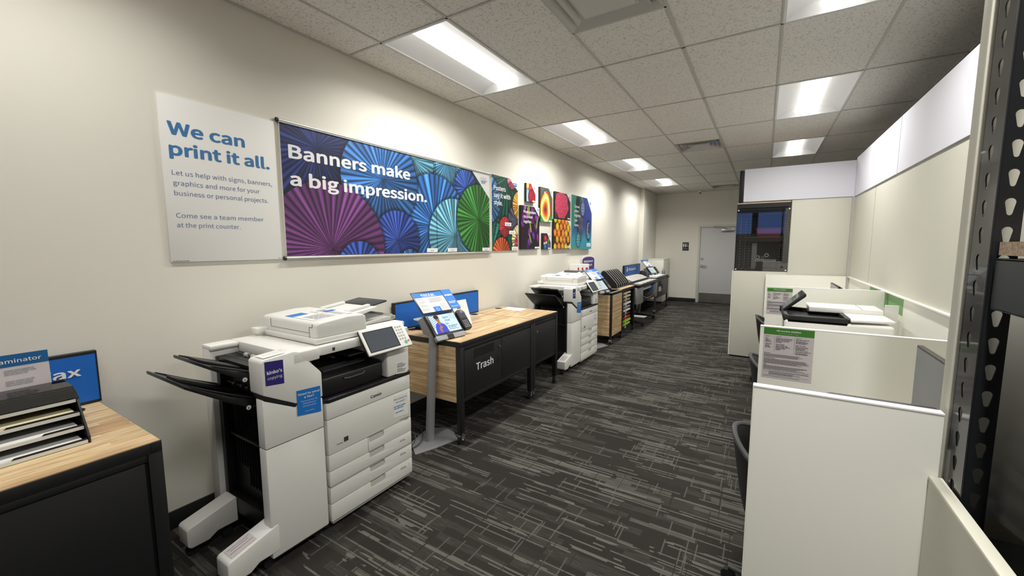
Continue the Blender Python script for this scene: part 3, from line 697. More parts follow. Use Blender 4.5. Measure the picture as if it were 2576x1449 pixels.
ring = [(0.964 + .018 * math.cos(a), YE - .0098, 1.556 + .018 * math.sin(a)) for a in [k * 2 * PI / 16 for k in range(17)]]; m.tube(ring, 0.002, 5)
m.obj('pictograms', WTXT, t)
text('lettering', 'RESTROOM', (0.917, YE - 0.0095, 1.478), RX, UZ, 0.028, WTXT, t, 0.01, 'CENTER', width=0.13)

# ================================================================== COPIERS
def mirror_pts(*p): return list(p)
def make_copier():
    t = thing('photocopier', 'large white photocopier with finisher trays in the foreground beside the laminating table', 'photocopier', (0.47, 1.44, 0.0), 'white office photocopiers along the poster wall')
    # --- finisher
    m = MB(); m.box(0.25, 1.04, 0.13, 0.725, 1.262, 1.0); m.box(0.25, 1.0, 0.13, 0.725, 1.04, 0.22)
    m.box(0.25, 1.0, 0.22, 0.29, 1.04, 1.0); m.box(0.69, 1.0, 0.22, 0.725, 1.04, 1.0)
    for k in range(11): m.box(0.36 + k * 0.028, 1.028, 0.30 if k > 3 else 0.4, 0.365 + k * 0.028, 1.042, 0.82)
    m.box(0.30, 1.02, 0.56, 0.70, 1.043, 0.575)
    m.obj('finisher_core', BLK, t, bevel=0.003)
    m = MB(); m.box(0.165, 0.972, 0.12, 0.25, 1.265, 1.045); m.obj('finisher_back_cover', PLW, t, bevel=0.008)
    m = MB(); m.box(0.165, 1.115, 1.0, 0.80, 1.265, 1.062); m.prism([(0.165, 0.972), (0.27, 0.972), (0.27, 1.115), (0.165, 1.115)], 'z', 1.035, 1.062)
    m.obj('finisher_top_cover', PLW, t, bevel=0.008)
    m = MB(); m.box(0.28, 1.0, 0.985, 0.69, 1.12, 0.998)
    for x in (0.40, 0.47, 0.54): m.cyl((x, 1.085, 1.01), (x + 0.035, 1.085, 1.01), 0.012, 12, mi=1)
    for x in (0.38, 0.46, 0.52, 0.60, 0.64): m.cyl((x, 1.03, 0.86), (x + 0.02, 1.03, 0.86), 0.014, 12, mi=2)
    m.tube([(0.30, 1.085, 1.01), (0.68, 1.085, 1.01)], 0.005, 8, mi=2)
    m.tube([(0.30, 1.03, 0.86), (0.70, 1.03, 0.86)], 0.005, 8, mi=2)
    m.obj('exit_rollers', [BLK, PLG, CHAR], t)
    # upper front housing with its sloped shoulder and the diagonal slit below it
    prof = [(0.966, 0.890), (0.966, 1.05), (0.978, 1.062), (1.125, 1.072), (1.15, 1.065), (1.262, 0.935), (1.27, 0.925), (1.27, 0.79), (1.12, 0.80)]
    m = MB(); m.prism(prof, 'x', 0.676, 0.80); m.obj('front_housing', PLW, t, bevel=0.008)
    m = MB(); m.prism([(0.968, 0.889), (0.968, 0.868), (1.118, 0.785), (1.128, 0.800)], 'x', 0.70, 0.798); m.obj('release_slit', BLK, t)
    m = MB(); m.prism([(0.962, 0.622), (0.962, 0.868), (1.118, 0.783), (1.127, 0.79), (1.268, 0.784), (1.268, 0.622)], 'x', 0.735, 0.797); m.obj('upper_door', PLW, t, bevel=0.005)
    m = MB(); m.box(0.735, 0.962, 0.055, 0.797, 1.268, 0.618); m.obj('lower_door', PLW, t, bevel=0.005)
    m = MB(); m.box(0.725, 0.968, 0.05, 0.792, 1.262, 0.9); m.obj('door_frame', PLD, t)
    for k, (xa, xb) in enumerate(((0.69, 0.80), (0.27, 0.375))):
        m = MB(); m.prism([(0.765, 0.075), (0.765, 0.16), (0.775, 0.17), (0.99, 0.225), (1.0, 0.22), (1.0, 0.085), (0.90, 0.085), (0.86, 0.06), (0.78, 0.06)], 'x', xa, xb)
        m.obj('foot', PLW, t, bevel=0.01, seg=3)
        m = MB()
        for yy in (0.80, 0.96): m.cyl((xa + .035, yy, 0.026), (xb - .035, yy, 0.026), 0.026, 14); m.cyl((( xa + xb) / 2, yy, 0.02), ((xa + xb) / 2, yy, 0.09), 0.012, 10)
        m.obj('castor', RUB, t)
    m = MB()
    for (a, b) in ((0.78, 1.22), (0.25, 1.22), (0.25, 1.35), (0.70, 1.36), (0.70, 1.82), (0.25, 1.82)): m.cyl((a - .015, b, 0.026), (a - .045, b, 0.026), 0.026, 14); m.cyl((a - .03, b, 0.026), (a - .03, b, 0.14), 0.014, 10)
    m.obj('castor', RUB, t)
    # trays
    def tray(y_in, z_in, y_out, z_out, drop, x0, x1, name, mark):
        dy, dz = y_out - y_in, z_out - z_in
        m = MB()
        pts = [(y_in, z_in - drop), (y_in, z_in), (y_in + dy * .45, z_in + dz * .38), (y_out, z_out), (y_out, z_out - 0.016), (y_in + dy * .45, z_in + dz * .38 - 0.032)]
        m.prism(pts, 'x', x0, x1)
        # raised guides
        for xa in (x0, x1 - 0.02):
            m.prism([(y_in + dy * .05, z_in + dz * .03), (y_in + dy * .05, z_in + dz * .03 + .012), (y_in + dy * .45, z_in + dz * .38 + .014), (y_in + dy * .9, z_in + dz * .88 + .006), (y_in + dy * .9, z_in + dz * .86)], 'x', xa, xa + 0.02)
        xm = (x0 + x1) / 2
        m.prism([(y_in + dy * .1, z_in + dz * .08), (y_in + dy * .1, z_in + dz * .08 + .016), (y_in + dy * .9, z_in + dz * .88 + .014), (y_in + dy * .9, z_in + dz * .86)], 'x', xm - 0.07, xm + 0.07)
        o = m.obj(name, BLK, t, bevel=0.003)
        m = MB(); m.cyl((x1, y_in - 0.055, z_in - drop * .4), (x1 + 0.0012, y_in - 0.055, z_in - drop * .4), 0.011, 20); m.obj('number_badge', WTXT, t)
        text('tray_number', mark[0], (x1 + 0.0012, y_in - 0.0605, z_in - drop * .4 - 0.006), RY, UZ, 0.018, BLK, t, 0.01)
        text('tray_name', mark[1], (x1 + 0.0004, y_in - 0.035, z_in - drop * .4 - 0.004), RY, UZ, 0.012, INKL, t, 0.0)
        return o
    tray(1.005, 0.968, 0.800, 1.062, 0.035, 0.30, 0.672, 'upper_tray', ('A', 'PRINTER'))
    tray(1.005, 0.838, 0.700, 1.002, 0.05, 0.27, 0.690, 'lower_tray', ('B', 'COPY'))
    # stickers on the finisher
    m = MB(); m.add([(0.8012, 0.980, 0.935), (0.8012, 1.068, 0.925), (0.8012, 1.068, 1.045), (0.8012, 0.980, 1.052)], [(0, 1, 2, 3)]); m.obj('violet_sticker', NAVY, t)
    text('brand_lettering', "kinko's", (0.8014, 0.988, 0.988), RY, UZ, 0.03, WTXT, t, 0.03, width=0.073); text('brand_lettering', 'copying', (0.8014, 0.990, 0.962), RY, UZ, 0.026, WTXT, t, 0.0, width=0.07)
    m = MB(); m.add([(0.8014, 1.125, 0.735), (0.8014, 1.254, 0.715), (0.8014, 1.255, 0.856), (0.8014, 1.125, 0.866)], [(0, 1, 2, 3)]); m.obj('blue_sticker', BLUEP, t)
    sl = Vector((0, 1, -0.08))
    text('sticker_lettering', 'Need to send', (0.8018, 1.132, 0.838), sl, UZ, 0.021, WTXT, t, 0.02, width=0.116); text('sticker_lettering', 'a fax?', (0.8018, 1.162, 0.817), sl, UZ, 0.021, WTXT, t, 0.02, width=0.055)
    for k, s in enumerate(('Now you can scan or fax', 'and fax all from our', 'self-service copiers.')): text('sticker_lettering', s, (0.8018, 1.19, 0.797 - k * 0.014), sl, UZ, 0.0115, WTXT, t, 0.0, 'CENTER')
    text('sticker_lettering', 'Ask us for details.', (0.8018, 1.19, 0.742), sl, UZ, 0.009, WTXT, t, 0.0, 'CENTER')
    m = MB(); m.add([(0.70, 0.985, 1.0675), (0.785, 0.985, 1.0675), (0.785, 1.09, 1.073), (0.70, 1.09, 1.073)], [(0, 1, 2, 3)]); m.obj('instruction_label', PAPER, t)
    textlines('instruction_drawing', t, (0.70, 0.99, 1.0682), (0, 1, 0.04), (-1, 0, 0), [(0.0, -0.02, .12, .002), (.01, -.04, .1, .002), (0, -.06, .12, .002)], INK, eps=0.003)
    m = MB(); m.add([(0.705, 0.79, 0.1765), (0.785, 0.79, 0.1765), (0.785, 0.90, 0.2045), (0.705, 0.90, 0.2045)], [(0, 1, 2, 3)]); m.obj('foot_label', PAPG, t)
    textlines('foot_drawing', t, (0.71, 0.795, 0.179), (0, 1, 0.25), (-1, 0, 0), [(0.0, -0.015, .1, .002), (.01, -.03, .08, .002), (0, -.05, .1, .002)], INK, eps=0.0015)
    # --- main body
    Y0, Y1 = 1.285, 1.900
    m = MB(); m.box(0.14, Y0 + 0.005, 0.05, 0.772, Y1 - 0.005, 0.742); m.obj('base_body', PLD, t)
    m = MB(); m.box(0.135, Y0 + 0.002, 0.05, 0.768, Y0 + 0.01, 0.742); m.box(0.135, Y1 - 0.01, 0.05, 0.768, Y1 - 0.002, 0.742); m.obj('side_panel', PLW, t)
    def panel(name, z0, z1, ya=Y0, yb=Y1, hy=None):
        if hy is None:
            m = MB(); m.box(0.765, ya, z0, 0.80, yb, z1)
        else:
            h0, h1 = hy; zr = z1 - 0.034
            m = MB(); m.opoly((0.80, 0, 0), RY, UZ, [(ya, z0), (yb, z0), (yb, z1), (h1, z1), (h1, zr + .006), (h1 - .006, zr), (h0 + .006, zr), (h0, zr + .006), (h0, z1), (ya, z1)], 0.035)
        o = m.obj(name, PLW, t, bevel=0.004)
        if hy:
            m = MB(); m.prism([(0.772, z1 - 0.001), (0.784, z1 - 0.001), (0.799, zr - .001), (0.772, zr - .001)], 'y', hy[0], hy[1]); m.obj('handle', PLG, o)
        return o
    panel('top_strip', 0.648, 0.742); panel('front_cover', 0.445, 0.643)
    panel('left_flap', 0.349, 0.441, Y0, 1.546); HY = (1.555, 1.668)
    panel('drawer', 0.349, 0.441, 1.550, Y1, HY); panel('drawer', 0.260, 0.345, hy=HY); panel('drawer', 0.157, 0.252, hy=HY); panel('drawer', 0.052, 0.153, hy=HY)
    m = MB(); m.box(0.78, Y0 + .002, 0.252, 0.799, Y1 - .002, 0.258); m.obj('trim_strip', PLG, t)
    m = MB(); m.box(0.16, Y0 + 0.01, 0.03, 0.79, Y1 - 0.01, 0.05); m.obj('plinth', PLG, t, bevel=0.006)
    text('brand_lettering', 'Canon', (0.8006, 1.578, 0.677), RY, UZ, 0.034, BLK, t, 0.02, width=0.08)
    m = MB(); m.add([(0.8008, 1.75, 0.49), (0.8008, 1.876, 0.476), (0.8008, 1.876, 0.624), (0.8008, 1.75, 0.632)], [(0, 1, 2, 3)]); m.obj('paper_notice', PAPER, t)
    sl = Vector((0, 1, -0.05))
    text('notice_lettering', 'Need paper by', (0.8012, 1.757, 0.602), sl, UZ, 0.02, BLUET, t, 0.0, width=0.112); text('notice_lettering', 'the sheet?', (0.8012, 1.772, 0.58), sl, UZ, 0.02, BLUET, t, 0.0, width=0.08)
    textlines('small_print', t, (0.8012, 1.755, 0.50), sl, UZ, [(0, .055, .1, .006), (0, .042, .08, .006), (.01, .015, .07, .005)], BLUET)
    textlines('small_print', t, (0.8006, 1.80, 0.455), sl, UZ, [(0, 0, .08, .004), (.04, -.012, .035, .004)], INK)
    m = MB(); m.box(0.8, 1.383, 0.485, 0.8006, 1.412, 0.512); m.obj('energy_label', CHAR, t); textlines('small_print', t, (0.8006, 1.335, 0.487), sl, UZ, [(0, 0, .04, .004)], INK)
    for z, s in ((0.325, 'A4/LTR'), (0.232, 'A4/LTR'), (0.133, '11x17')):
        textlines('drawer_label', t, (0.8006, 1.795, z - 0.02), sl, UZ, [(0, 0, .05, .006), (0, .009, .04, .004)], INKL); text('drawer_number', {0.325: '1', 0.232: '2', 0.133: '3'}[z], (0.8006, 1.862, z - 0.014), sl, UZ, 0.016, INK, t, 0)
    # black output bay
    m = MB(); m.opoly((0, 0, 0.765), (1, 0, 0), (0, 1, 0), [(0.14, 1.27), (0.775, 1.27), (0.806, 1.295), (0.806, Y1 + .002), (0.14, Y1 + .002)], 0.022); m.obj('black_deck', BLK, t, bevel=0.004)
    m = MB(); m.box(0.14, 1.285, 0.765, 0.40, Y1, 1.0); m.box(0.40, 1.70, 0.765, 0.60, Y1, 0.995); m.box(0.40, 1.288, 0.765, 0.45, 1.70, 1.0); m.obj('rear_column', BLK, t)
    m = MB(); m.prism([(0.40, 0.765), (0.765, 0.765), (0.775, 0.80), (0.77, 0.87), (0.74, 0.885), (0.40, 0.90)], 'y', 1.290, 1.700); m.obj('output_tray', BLK, t, bevel=0.008, seg=3)
    m = MB(); m.prism([(0.45, 0.902), (0.70, 0.888), (0.70, 0.896), (0.45, 0.925)], 'y', 1.34, 1.62); m.tube([(0.776, 1.42, 0.845), (0.782, 1.44, 0.842), (0.782, 1.54, 0.842), (0.776, 1.56, 0.85)], 0.006, 8); m.obj('tray_handle', CHAR, t)
    m = MB(); m.box(0.42, 1.40, 0.955, 0.70, 1.42, 0.962); m.prism([(0.45, 0.93), (0.72, 0.945), (0.72, 0.952), (0.45, 0.94)], 'y', 1.5, 1.66); m.obj('paper_stop', CHAR, t)
    m = MB(); m.box(0.55, 1.713, 0.766, 0.80, Y1, 0.935); m.obj('right_column', PLW, t, bevel=0.012, seg=3)
    m = MB(); m.add([(0.8012, 1.783, 0.772), (0.8012, 1.882, 0.762), (0.8012, 1.882, 0.845), (0.8012, 1.783, 0.852)], [(0, 1, 2, 3)]); m.obj('instruction_label', PAPER, t)
    textlines('small_print', t, (0.8016, 1.792, 0.765), sl, UZ, [(0, .07, .05, .004)] + para(0, .062, .08, 4, .0025, .005) + [(0, .036, .05, .004)] + para(0, .03, .08, 4, .0025, .005), INK)
    # scanner and document feeder
    m = MB(); m.opoly((0, 0, 1.055), (1, 0, 0), (0, 1, 0), [(0.16, 1.275), (0.735, 1.275), (0.76, 1.285), (0.768, 1.31), (0.765, 1.93), (0.16, 1.93)], 0.05)
    m.box(0.22, 1.33, 0.985, 0.70, 1.88, 1.006); m.obj('scanner_body', PLW, t, bevel=0.006)
    m = MB(); m.opoly((0, 0, 1.047), (1, 0, 0), (0, 1, 0), [(0.30, 1.15), (0.56, 1.155), (0.62, 1.175), (0.69, 1.277), (0.28, 1.277)], 0.008)
    m.opoly((0, 0, 1.039), (1, 0, 0), (0, 1, 0), [(0.31, 1.157), (0.555, 1.162), (0.61, 1.18), (0.67, 1.277), (0.30, 1.277)], 0.028); m.obj('side_shelf', PLW, t, bevel=0.003)
    m = MB(); m.box(0.155, 1.235, 1.075, 0.225, 1.30, 1.078 + 0.03); m.obj('clip_holder', PLW, t, bevel=0.004)
    m = MB(); m.box(0.765, 1.36, 1.018, 0.7695, 1.376, 1.036); m.obj('usb_port', CHAR, t)
    m = MB(); m.box(0.17, 1.285, 1.06, 0.735, 1.93, 1.092); m.obj('feeder_base', PLW, t, bevel=0.008)
    m = MB(); m.prism([(1.298, 1.09), (1.298, 1.165), (1.315, 1.178), (1.50, 1.192), (1.60, 1.188), (1.625, 1.175), (1.63, 1.09)], 'x', 0.17, 0.728); m.obj('feeder_cover', PLW, t, bevel=0.01, seg=3)
    m = MB(); m.box(0.27, 1.2965, 1.118, 0.66, 1.299, 1.1195); m.box(0.268, 1.2965, 1.118, 0.27, 1.299, 1.165); m.box(0.66, 1.2965, 1.075, 0.662, 1.299, 1.15); m.box(0.66, 1.2965, 1.15, 0.69, 1.299, 1.152); m.box(0.689, 1.2965, 1.15, 0.691, 1.299, 1.17); m.obj('cover_seam', PLD, t)
    m = MB(); m.prism([(1.345, 1.068), (1.43, 1.068), (1.43, 1.083), (1.345, 1.083)], 'x', 0.727, 0.7295); m.obj('lift_grip', PLG, t)
    m = MB(); m.prism([(1.62, 1.095), (1.93, 1.10), (1.93, 1.125), (1.80, 1.118), (1.62, 1.10)], 'x', 0.2, 0.65); m.prism([(1.88, 1.10), (1.90, 1.14), (1.93, 1.11)], 'x', 0.25, 0.65); m.obj('exit_tray', PLG, t, bevel=0.004)
    m = MB(); m.prism([(1.60, 1.145), (1.60, 1.178), (1.80, 1.20), (1.80, 1.185)], 'x', 0.24, 0.62); m.prism([(1.60, 1.18), (1.78, 1.20), (1.78, 1.215), (1.60, 1.195)], 'x', 0.29, 0.32); m.prism([(1.60, 1.18), (1.78, 1.20), (1.78, 1.215), (1.60, 1.195)], 'x', 0.55, 0.58); m.obj('input_tray', PLW, t, bevel=0.003)
    m = MB(); m.prism([(1.79, 1.192), (1.79, 1.205), (1.93, 1.225), (1.93, 1.212)], 'x', 0.27, 0.57); m.obj('tray_extension', CHAR, t, bevel=0.004)
    # paper instructions lying on the feeder: printed sheet stuck to the lid
    u2 = Vector((-1, 0, 0)); r2 = Vector((0, 1, 0.055)).normalized()
    m = MB(); m.obox((0.66, 1.335, 1.1815), r2, u2, 0.25, 0.30, 0.0006); m.obj('lid_notice', PAPER, t)
    m = MB(); m.obox((0.44, 1.335, 1.1822), r2, u2, 0.10, 0.08, 0.0004); m.obox((0.50, 1.50, 1.1912), r2, u2, 0.085, 0.05, 0.0004); m.obj('notice_header', BLUEP, t)
    textlines('small_print', t, (0.66, 1.345, 1.182), r2, u2, [(0.01, 0.02 + k * 0.016, .20, .006) for k in range(9)] + [(0.12, 0.19 + k * .014, .1, .006) for k in range(6)], INKL, eps=0.0012)
    # operating panel on its arm
    o0 = Vector((0.862, 1.535, 0.957)); ut = Vector((-0.095, 0, 0.140)).normalized(); rt = Vector((0, 1, 0))
    nrm = rt.cross(ut)
    m = MB(); m.obox(o0 + nrm * -0.008, rt, ut, 0.345, 0.172, 0.018); m.obj('panel_back', BLK, t, bevel=0.008)
    m = MB(); m.obox(o0, rt, ut, 0.345, 0.172, 0.012); m.obj('operating_panel', PLW, t, bevel=0.008, seg=3)
    m = MB(); m.obox(o0 + rt * 0.017 + ut * 0.016 + nrm * 0.0006, rt, ut, 0.232, 0.138, 0.002); m.obj('screen_bezel', BLKD, t)
    m = MB(); m.obox(o0 + rt * 0.024 + ut * 0.022 + nrm * 0.0012, rt, ut, 0.216, 0.126, 0.002); m.obj('touch_screen', SCRN, t)
    m = MB()
    for rr in range(5):
        for cc in range(3): a = o0 + rt * (0.268 + cc * 0.020) + ut * (0.058 + rr * 0.021); m.cyl(a, a + nrm * 0.002, 0.0065, 10)
    m.obj('keypad', PLG, t)
    m = MB(); a = o0 + rt * 0.302 + ut * 0.032; m.cyl(a, a + nrm * 0.003, 0.012, 18); m.obj('start_button', GREEND, t)
    m = MB(); a = o0 + rt * 0.325 + ut * 0.036; m.cyl(a, a + nrm * 0.003, 0.006, 12); m.obj('stop_button', RUBY, t)
    m = MB(); m.obox((0.80, 1.60, 0.955), (0, 1, 0), (0, 0, 1), 0.22, 0.035, 0.30); m.box(0.70, 1.66, 0.99, 0.80, 1.84, 1.02); m.obj('panel_arm', PLW, t, bevel=0.006)
    return t
copier = make_copier()
dup(copier, (0.445, 1.44 + 3.728, 0), 'distant white photocopier between the trash table and the wooden-sided recycling cart', skip=())

# ================================================================== TABLES
def caster(parent, x, y, top, r=0.035):
    m = MB(); m.cyl((x - 0.012, y, r), (x + 0.012, y, r), r, 20); m.obj('caster_wheel', RUB, parent)
    m = MB(); m.box(x - 0.028, y - 0.028, top - 0.006, x + 0.028, y + 0.028, top); m.box(x - 0.02, y - 0.022, r, x - 0.015, y + 0.018, top - 0.004); m.box(x + 0.015, y - 0.022, r, x + 0.02, y + 0.018, top - 0.004); m.cyl((x - 0.022, y, r), (x + 0.022, y, r), 0.006, 10)
    m.prism([(y - 0.03, r + .028), (y - 0.01, r + .04), (y - 0.01, r + .048), (y - 0.03, r + .036)], 'x', x - 0.012, x + 0.012)
    m.obj('caster_fork', CHRM, parent)
def make_table(label, x0, x1, y0, y1, h=0.843, zb=0.355, endwood=(True, False), posts=True, top=WY, front=BLKM, doors=(), cab=True, name='rolling_table', group=None, P=0.045):
    t = thing(name, label, 'table', ((x0 + x1) / 2, (y0 + y1) / 2, 0), group)
    m = MB(); m.box(x0 + 0.01, y0 + 0.004, h - 0.006, x1 - 0.004, y1 - 0.004, h); m.obj('tabletop', top, t)
    m = MB(); m.box(x0, y0, h - 0.045, x1, y0 + 0.035, h - 0.0035); m.box(x0, y1 - 0.035, h - 0.045, x1, y1, h - 0.0035); m.box(x1 - 0.035, y0 + .035, h - 0.045, x1, y1 - .035, h - 0.0035); m.box(x0, y0 + .035, h - 0.045, x0 + 0.035, y1 - .035, h - 0.0035); m.box(x0 + .035, y0 + .035, h - 0.03, x1 - .035, y1 - .035, h - 0.0065)
    m.obj('top_frame', front, t, bevel=0.002)
    for (px, py) in ((x1 - P, y0), (x1 - P, y1 - P), (x0, y0), (x0, y1 - P)):
        m = MB(); m.box(px, py, 0.085, px + P, py + P, h - 0.0455); m.obj('leg', front, t, bevel=0.002)
        caster(t, px + P / 2, py + P / 2, 0.085)
    if cab:
        m = MB(); m.box(x0 + 0.05, y0 + 0.016, zb, x1 - 0.016, y1 - 0.016, h - 0.046); m.obj('cabinet_body', BLKD, t)
        m = MB(); m.box(x1 - 0.018, y0 + P, zb - 0.012, x1 - 0.006, y1 - P, zb + 0.02); m.obj('front_rail', front, t, bevel=0.002)
        m = MB(); m.box(x1 - 0.018, y0 + P, h - 0.075, x1 - 0.006, y1 - P, h - 0.046); m.obj('front_rail', front, t, bevel=0.002)
        for (da, db, hy, lk) in doors:
            m = MB(); m.box(x1 - 0.016, da, zb + 0.022, x1 - 0.002, db, h - 0.077); d = m.obj('door', front, t, bevel=0.003)
            if hy:
                m = MB(); m.box(x1 - 0.0025, hy - 0.008, 0.505, x1 - 0.0012, hy + 0.008, 0.615); m.obj('recessed_handle', BLKD, d)
            if lk:
                m = MB(); m.cyl((x1 - 0.003, lk, 0.695), (x1 + 0.006, lk, 0.695), 0.012, 16); m.obj('lock', CHRM, d, smooth=True)
    for k, yy in enumerate((y0, y1)):
        if endwood[k]:
            ya, yb = (yy - 0.002, yy + 0.016) if k == 0 else (yy - 0.016, yy + 0.002)
            m = MB(); m.box(x0 + 0.03, ya, zb - 0.01, x1 - P - 0.002, yb, h - 0.046); m.obj('end_panel', WXZ, t)
    return t
def grommet(x, y, z, label):
    m = MB(); m.lathe((x, y, z), [(0.042, 0.0), (0.042, 0.002), (0.036, 0.004), (0.001, 0.004)], 28); o = m.obj('cable_grommet', BLK, None, smooth=True)
    recentre(o, (x, y, z)); return tag(o, label, 'cable grommet', 'round cable grommets')
XF = 0.80
ta = make_table('black rolling table with an oak top and Trash lettered on its front', 0.02, XF, 2.44, 3.628, doors=((2.492, 3.033, 2.985, 3.003), (3.037, 3.578, 3.075, None)), endwood=(True, False))
text('lettering', 'Trash', (XF - 0.0015, 2.645, 0.565), Vector((0, 1, -0.0)), UZ, 0.115, WTXT, ta, 0.02, width=0.255)
m = MB(); m.box(XF - 0.0026, 2.617, 0.675, XF - 0.0012, 2.912, 0.75); m.obj('trash_slot', BLKD, ta)
tb = make_table('shorter black rolling table with an oak top, between the Trash table and the distant copier', 0.02, XF, 3.632, 4.215, doors=((3.68, 4.167, 3.722, 3.716),), endwood=(False, False))
tl = make_table('black rolling laminating table with an oak top at the left edge, nearest the camera', 0.02, XF, -1.0, 0.578, doors=((-0.45, 0.522, None, None), (-0.95, -0.455, None, None)), endwood=(False, False), zb=0.2)
grommet(0.11, 2.615, 0.843, 'black round cable grommet at the near end of the Trash table'); grommet(0.105, 3.60 - 0.05, 0.843, 'black round cable grommet at the far end of the Trash table'); grommet(0.09, 4.05, 0.843, 'black round cable grommet on the shorter table behind the paper sheet')
grommet(0.115, 0.47, 0.843, 'black round cable grommet on the laminating table behind the paper trays')
# sheets on the shorter table
m = MB(); m.add([(0.17, 4.02, 0.8436), (0.425, 4.00, 0.8436), (0.41, 4.19, 0.8436), (0.155, 4.20, 0.8436), (0.17, 4.02, 0.8446), (0.425, 4.00, 0.8446), (0.41, 4.19, 0.8446), (0.155, 4.20, 0.8446)], [(0, 1, 2, 3), (4, 5, 6, 7), (0, 1, 5, 4), (1, 2, 6, 5), (2, 3, 7, 6), (3, 0, 4, 7)])
o = m.obj('paper_sheet', PAPER); recentre(o, (0.3, 4.1, 0.8436)); tag(o, 'white paper sheet lying on the shorter oak-topped table', 'paper')
# blue dividers
def divider(label, y0, y1, z0, z1, x0=0.012, body=BLUE, frame=BLKM, th=0.035):
    t = thing('divider_panel', label, 'divider panel', ((x0 + th / 2), (y0 + y1) / 2, z0))
    m = MB(); m.box(x0 + 0.004, y0 + 0.012, z0 + 0.012, x0 + th - 0.001, y1 - 0.006, z1 - 0.012); m.obj('panel', body, t)
    m = MB(); m.box(x0, y0, z0, x0 + th, y0 + 0.012, z1); m.box(x0, y1 - 0.006, z0, x0 + th, y1, z1); m.box(x0, y0 + .012, z1 - 0.012, x0 + th, y1 - .006, z1); m.box(x0, y0 + .012, z0, x0 + th, y1 - .006, z0 + 0.012); m.obj('frame', frame, t)
    return t
divider('plain blue divider panel in a black frame behind the Print & go kiosk', 2.465, 3.705, 0.845, 1.095)
t = divider('blue divider panel with white lettering ending in ax, behind the laminator trays', 0.07, 0.585, 0.845, 1.098)
text('lettering', 'Fax', (0.0486, 0.388, 0.990), RY, UZ, 0.078, WTXT, t, 0.03, width=0.137)

# ================================================================== LAMINATING TABLE ITEMS
TX = 0.60
t = thing('paper_tray_stack', 'black stacked paper trays with a smoked hood on the laminating table', 'paper trays', (0.42, 0.12, 0.8445))
Yt0, Yt1 = -0.45, 0.425
def lev(k): return 0.846 + k * 0.047, TX - k * 0.036
m = MB()
m.prism([(0.20, 0.8445), (TX, 0.8445), (TX, 0.872), (TX - 0.115, 1.0), (TX - 0.19, 1.03), (0.20, 1.03)], 'y', Yt1 - 0.006, Yt1)
m.prism([(0.20, 0.8445), (TX, 0.8445), (TX, 0.872), (TX - 0.115, 1.0), (TX - 0.19, 1.03), (0.20, 1.03)], 'y', Yt0, Yt0 + 0.006)
m.box(0.20, Yt0, 0.8445, 0.206, Yt1, 0.99); m.obj('side_frame', BLK, t)
for k in range(4):
    z, xf = lev(k)
    m = MB(); m.box(0.206, Yt0 + 0.007, z, xf - 0.004, Yt1 - 0.007, z + 0.003)
    # rounded tabs at the front lip
    for ya, yb in ((0.30, 0.415), (-0.05, 0.08)) if k % 2 else ((0.22, 0.415), (-0.2, -0.05)):
        m.prism([(ya, z + .003), (yb, z + .003), (yb, z + .018), (ya + .015, z + .018)], 'x', xf - 0.008, xf - 0.004)
    m.obj('shelf', BLK, t)
    if True:
        m = MB(); m.box(xf - 0.006, Yt0 + 0.008, z - 0.001, xf - 0.002, Yt1 - 0.008, z + 0.0115); m.obj('clear_lip', mat('clear_white_edge', S(222, 224, 220), 0.15, coat=0.5), t)
m = MB()
m.prism([(0.27, 1.03), (0.275, 1.036), (0.415, 1.036), (0.49, 1.004), (0.488, 0.998), (0.413, 1.03)], 'y', Yt0 - 0.004, Yt1 + 0.002); m.obj('smoked_hood', SMOKE, t)
for k, (z, xf) in enumerate([lev(0), lev(1), lev(2), lev(3)]):
    mm = MB(); th = (0.010, 0.008, 0.012, 0.008)[k]
    mm.prism([(0.22, z + .004), (xf - 0.012, z + .004), (xf - 0.016, z + .004 + th), (0.22, z + .004 + th)], 'y', -0.35, Yt1 - 0.02)
    o = mm.obj('paper_stack', PAPER if k != 2 else CREAMP); recentre(o, (0.4, 0.0, z + 0.004))
    tag(o, ('white paper stack in the bottom tray on the laminating table', 'white paper stack in the tray above the bottom one on the laminating table', 'cream paper stack in the third tray up on the laminating table', 'white paper stack in the top tray under the smoked hood')[k], 'paper stack', 'paper stacks in the laminating trays')
t = thing('instruction_card', 'upright self-service laminator instruction card with a blue header behind the trays', 'instruction card', (0.18, 0.1, 0.8445))
ut = Vector((-0.06, 0, 1)).normalized(); o0 = Vector((0.182, -0.25, 0.846))
m = MB(); m.obox(o0, RY, ut, 0.66, 0.312, 0.002); m.box(0.15, -0.2, 0.8445, 0.186, 0.3, 0.85); m.obj('card', PAPG, t)
m = MB(); m.obox(o0 + ut * 0.262 + Vector((0.0008, 0, 0)), RY, ut, 0.66, 0.05, 0.0005); m.obj('header', mat('dark_blue_print', S(18, 92, 150), 0.5), t)
text('lettering', 'Self-service laminator', o0 + ut * 0.277 + Vector((0, 0.365, 0)), RY, ut, 0.03, WTXT, t, 0.01, width=0.275, eps=0.0015)
rows = []
for bx, sd in ((0.12, 1), (0.30, 2), (0.42, 3), (0.535, 4)):
    for kk in range(4): rows += para(bx, 0.245 - kk * 0.045, 0.095, 3, 0.004, 0.008, sd * 10 + kk)
textlines('small_print', t, o0, RY, ut, rows, INKL, eps=0.0012, seed=3); textlines('blue_print', t, o0, RY, ut, [(0.30, 0.20, .08, .008), (0.30, .17, .08, .006), (.42, .18, .09, .008), (.12, .2, .08, .008)], SLATE, eps=0.0014)

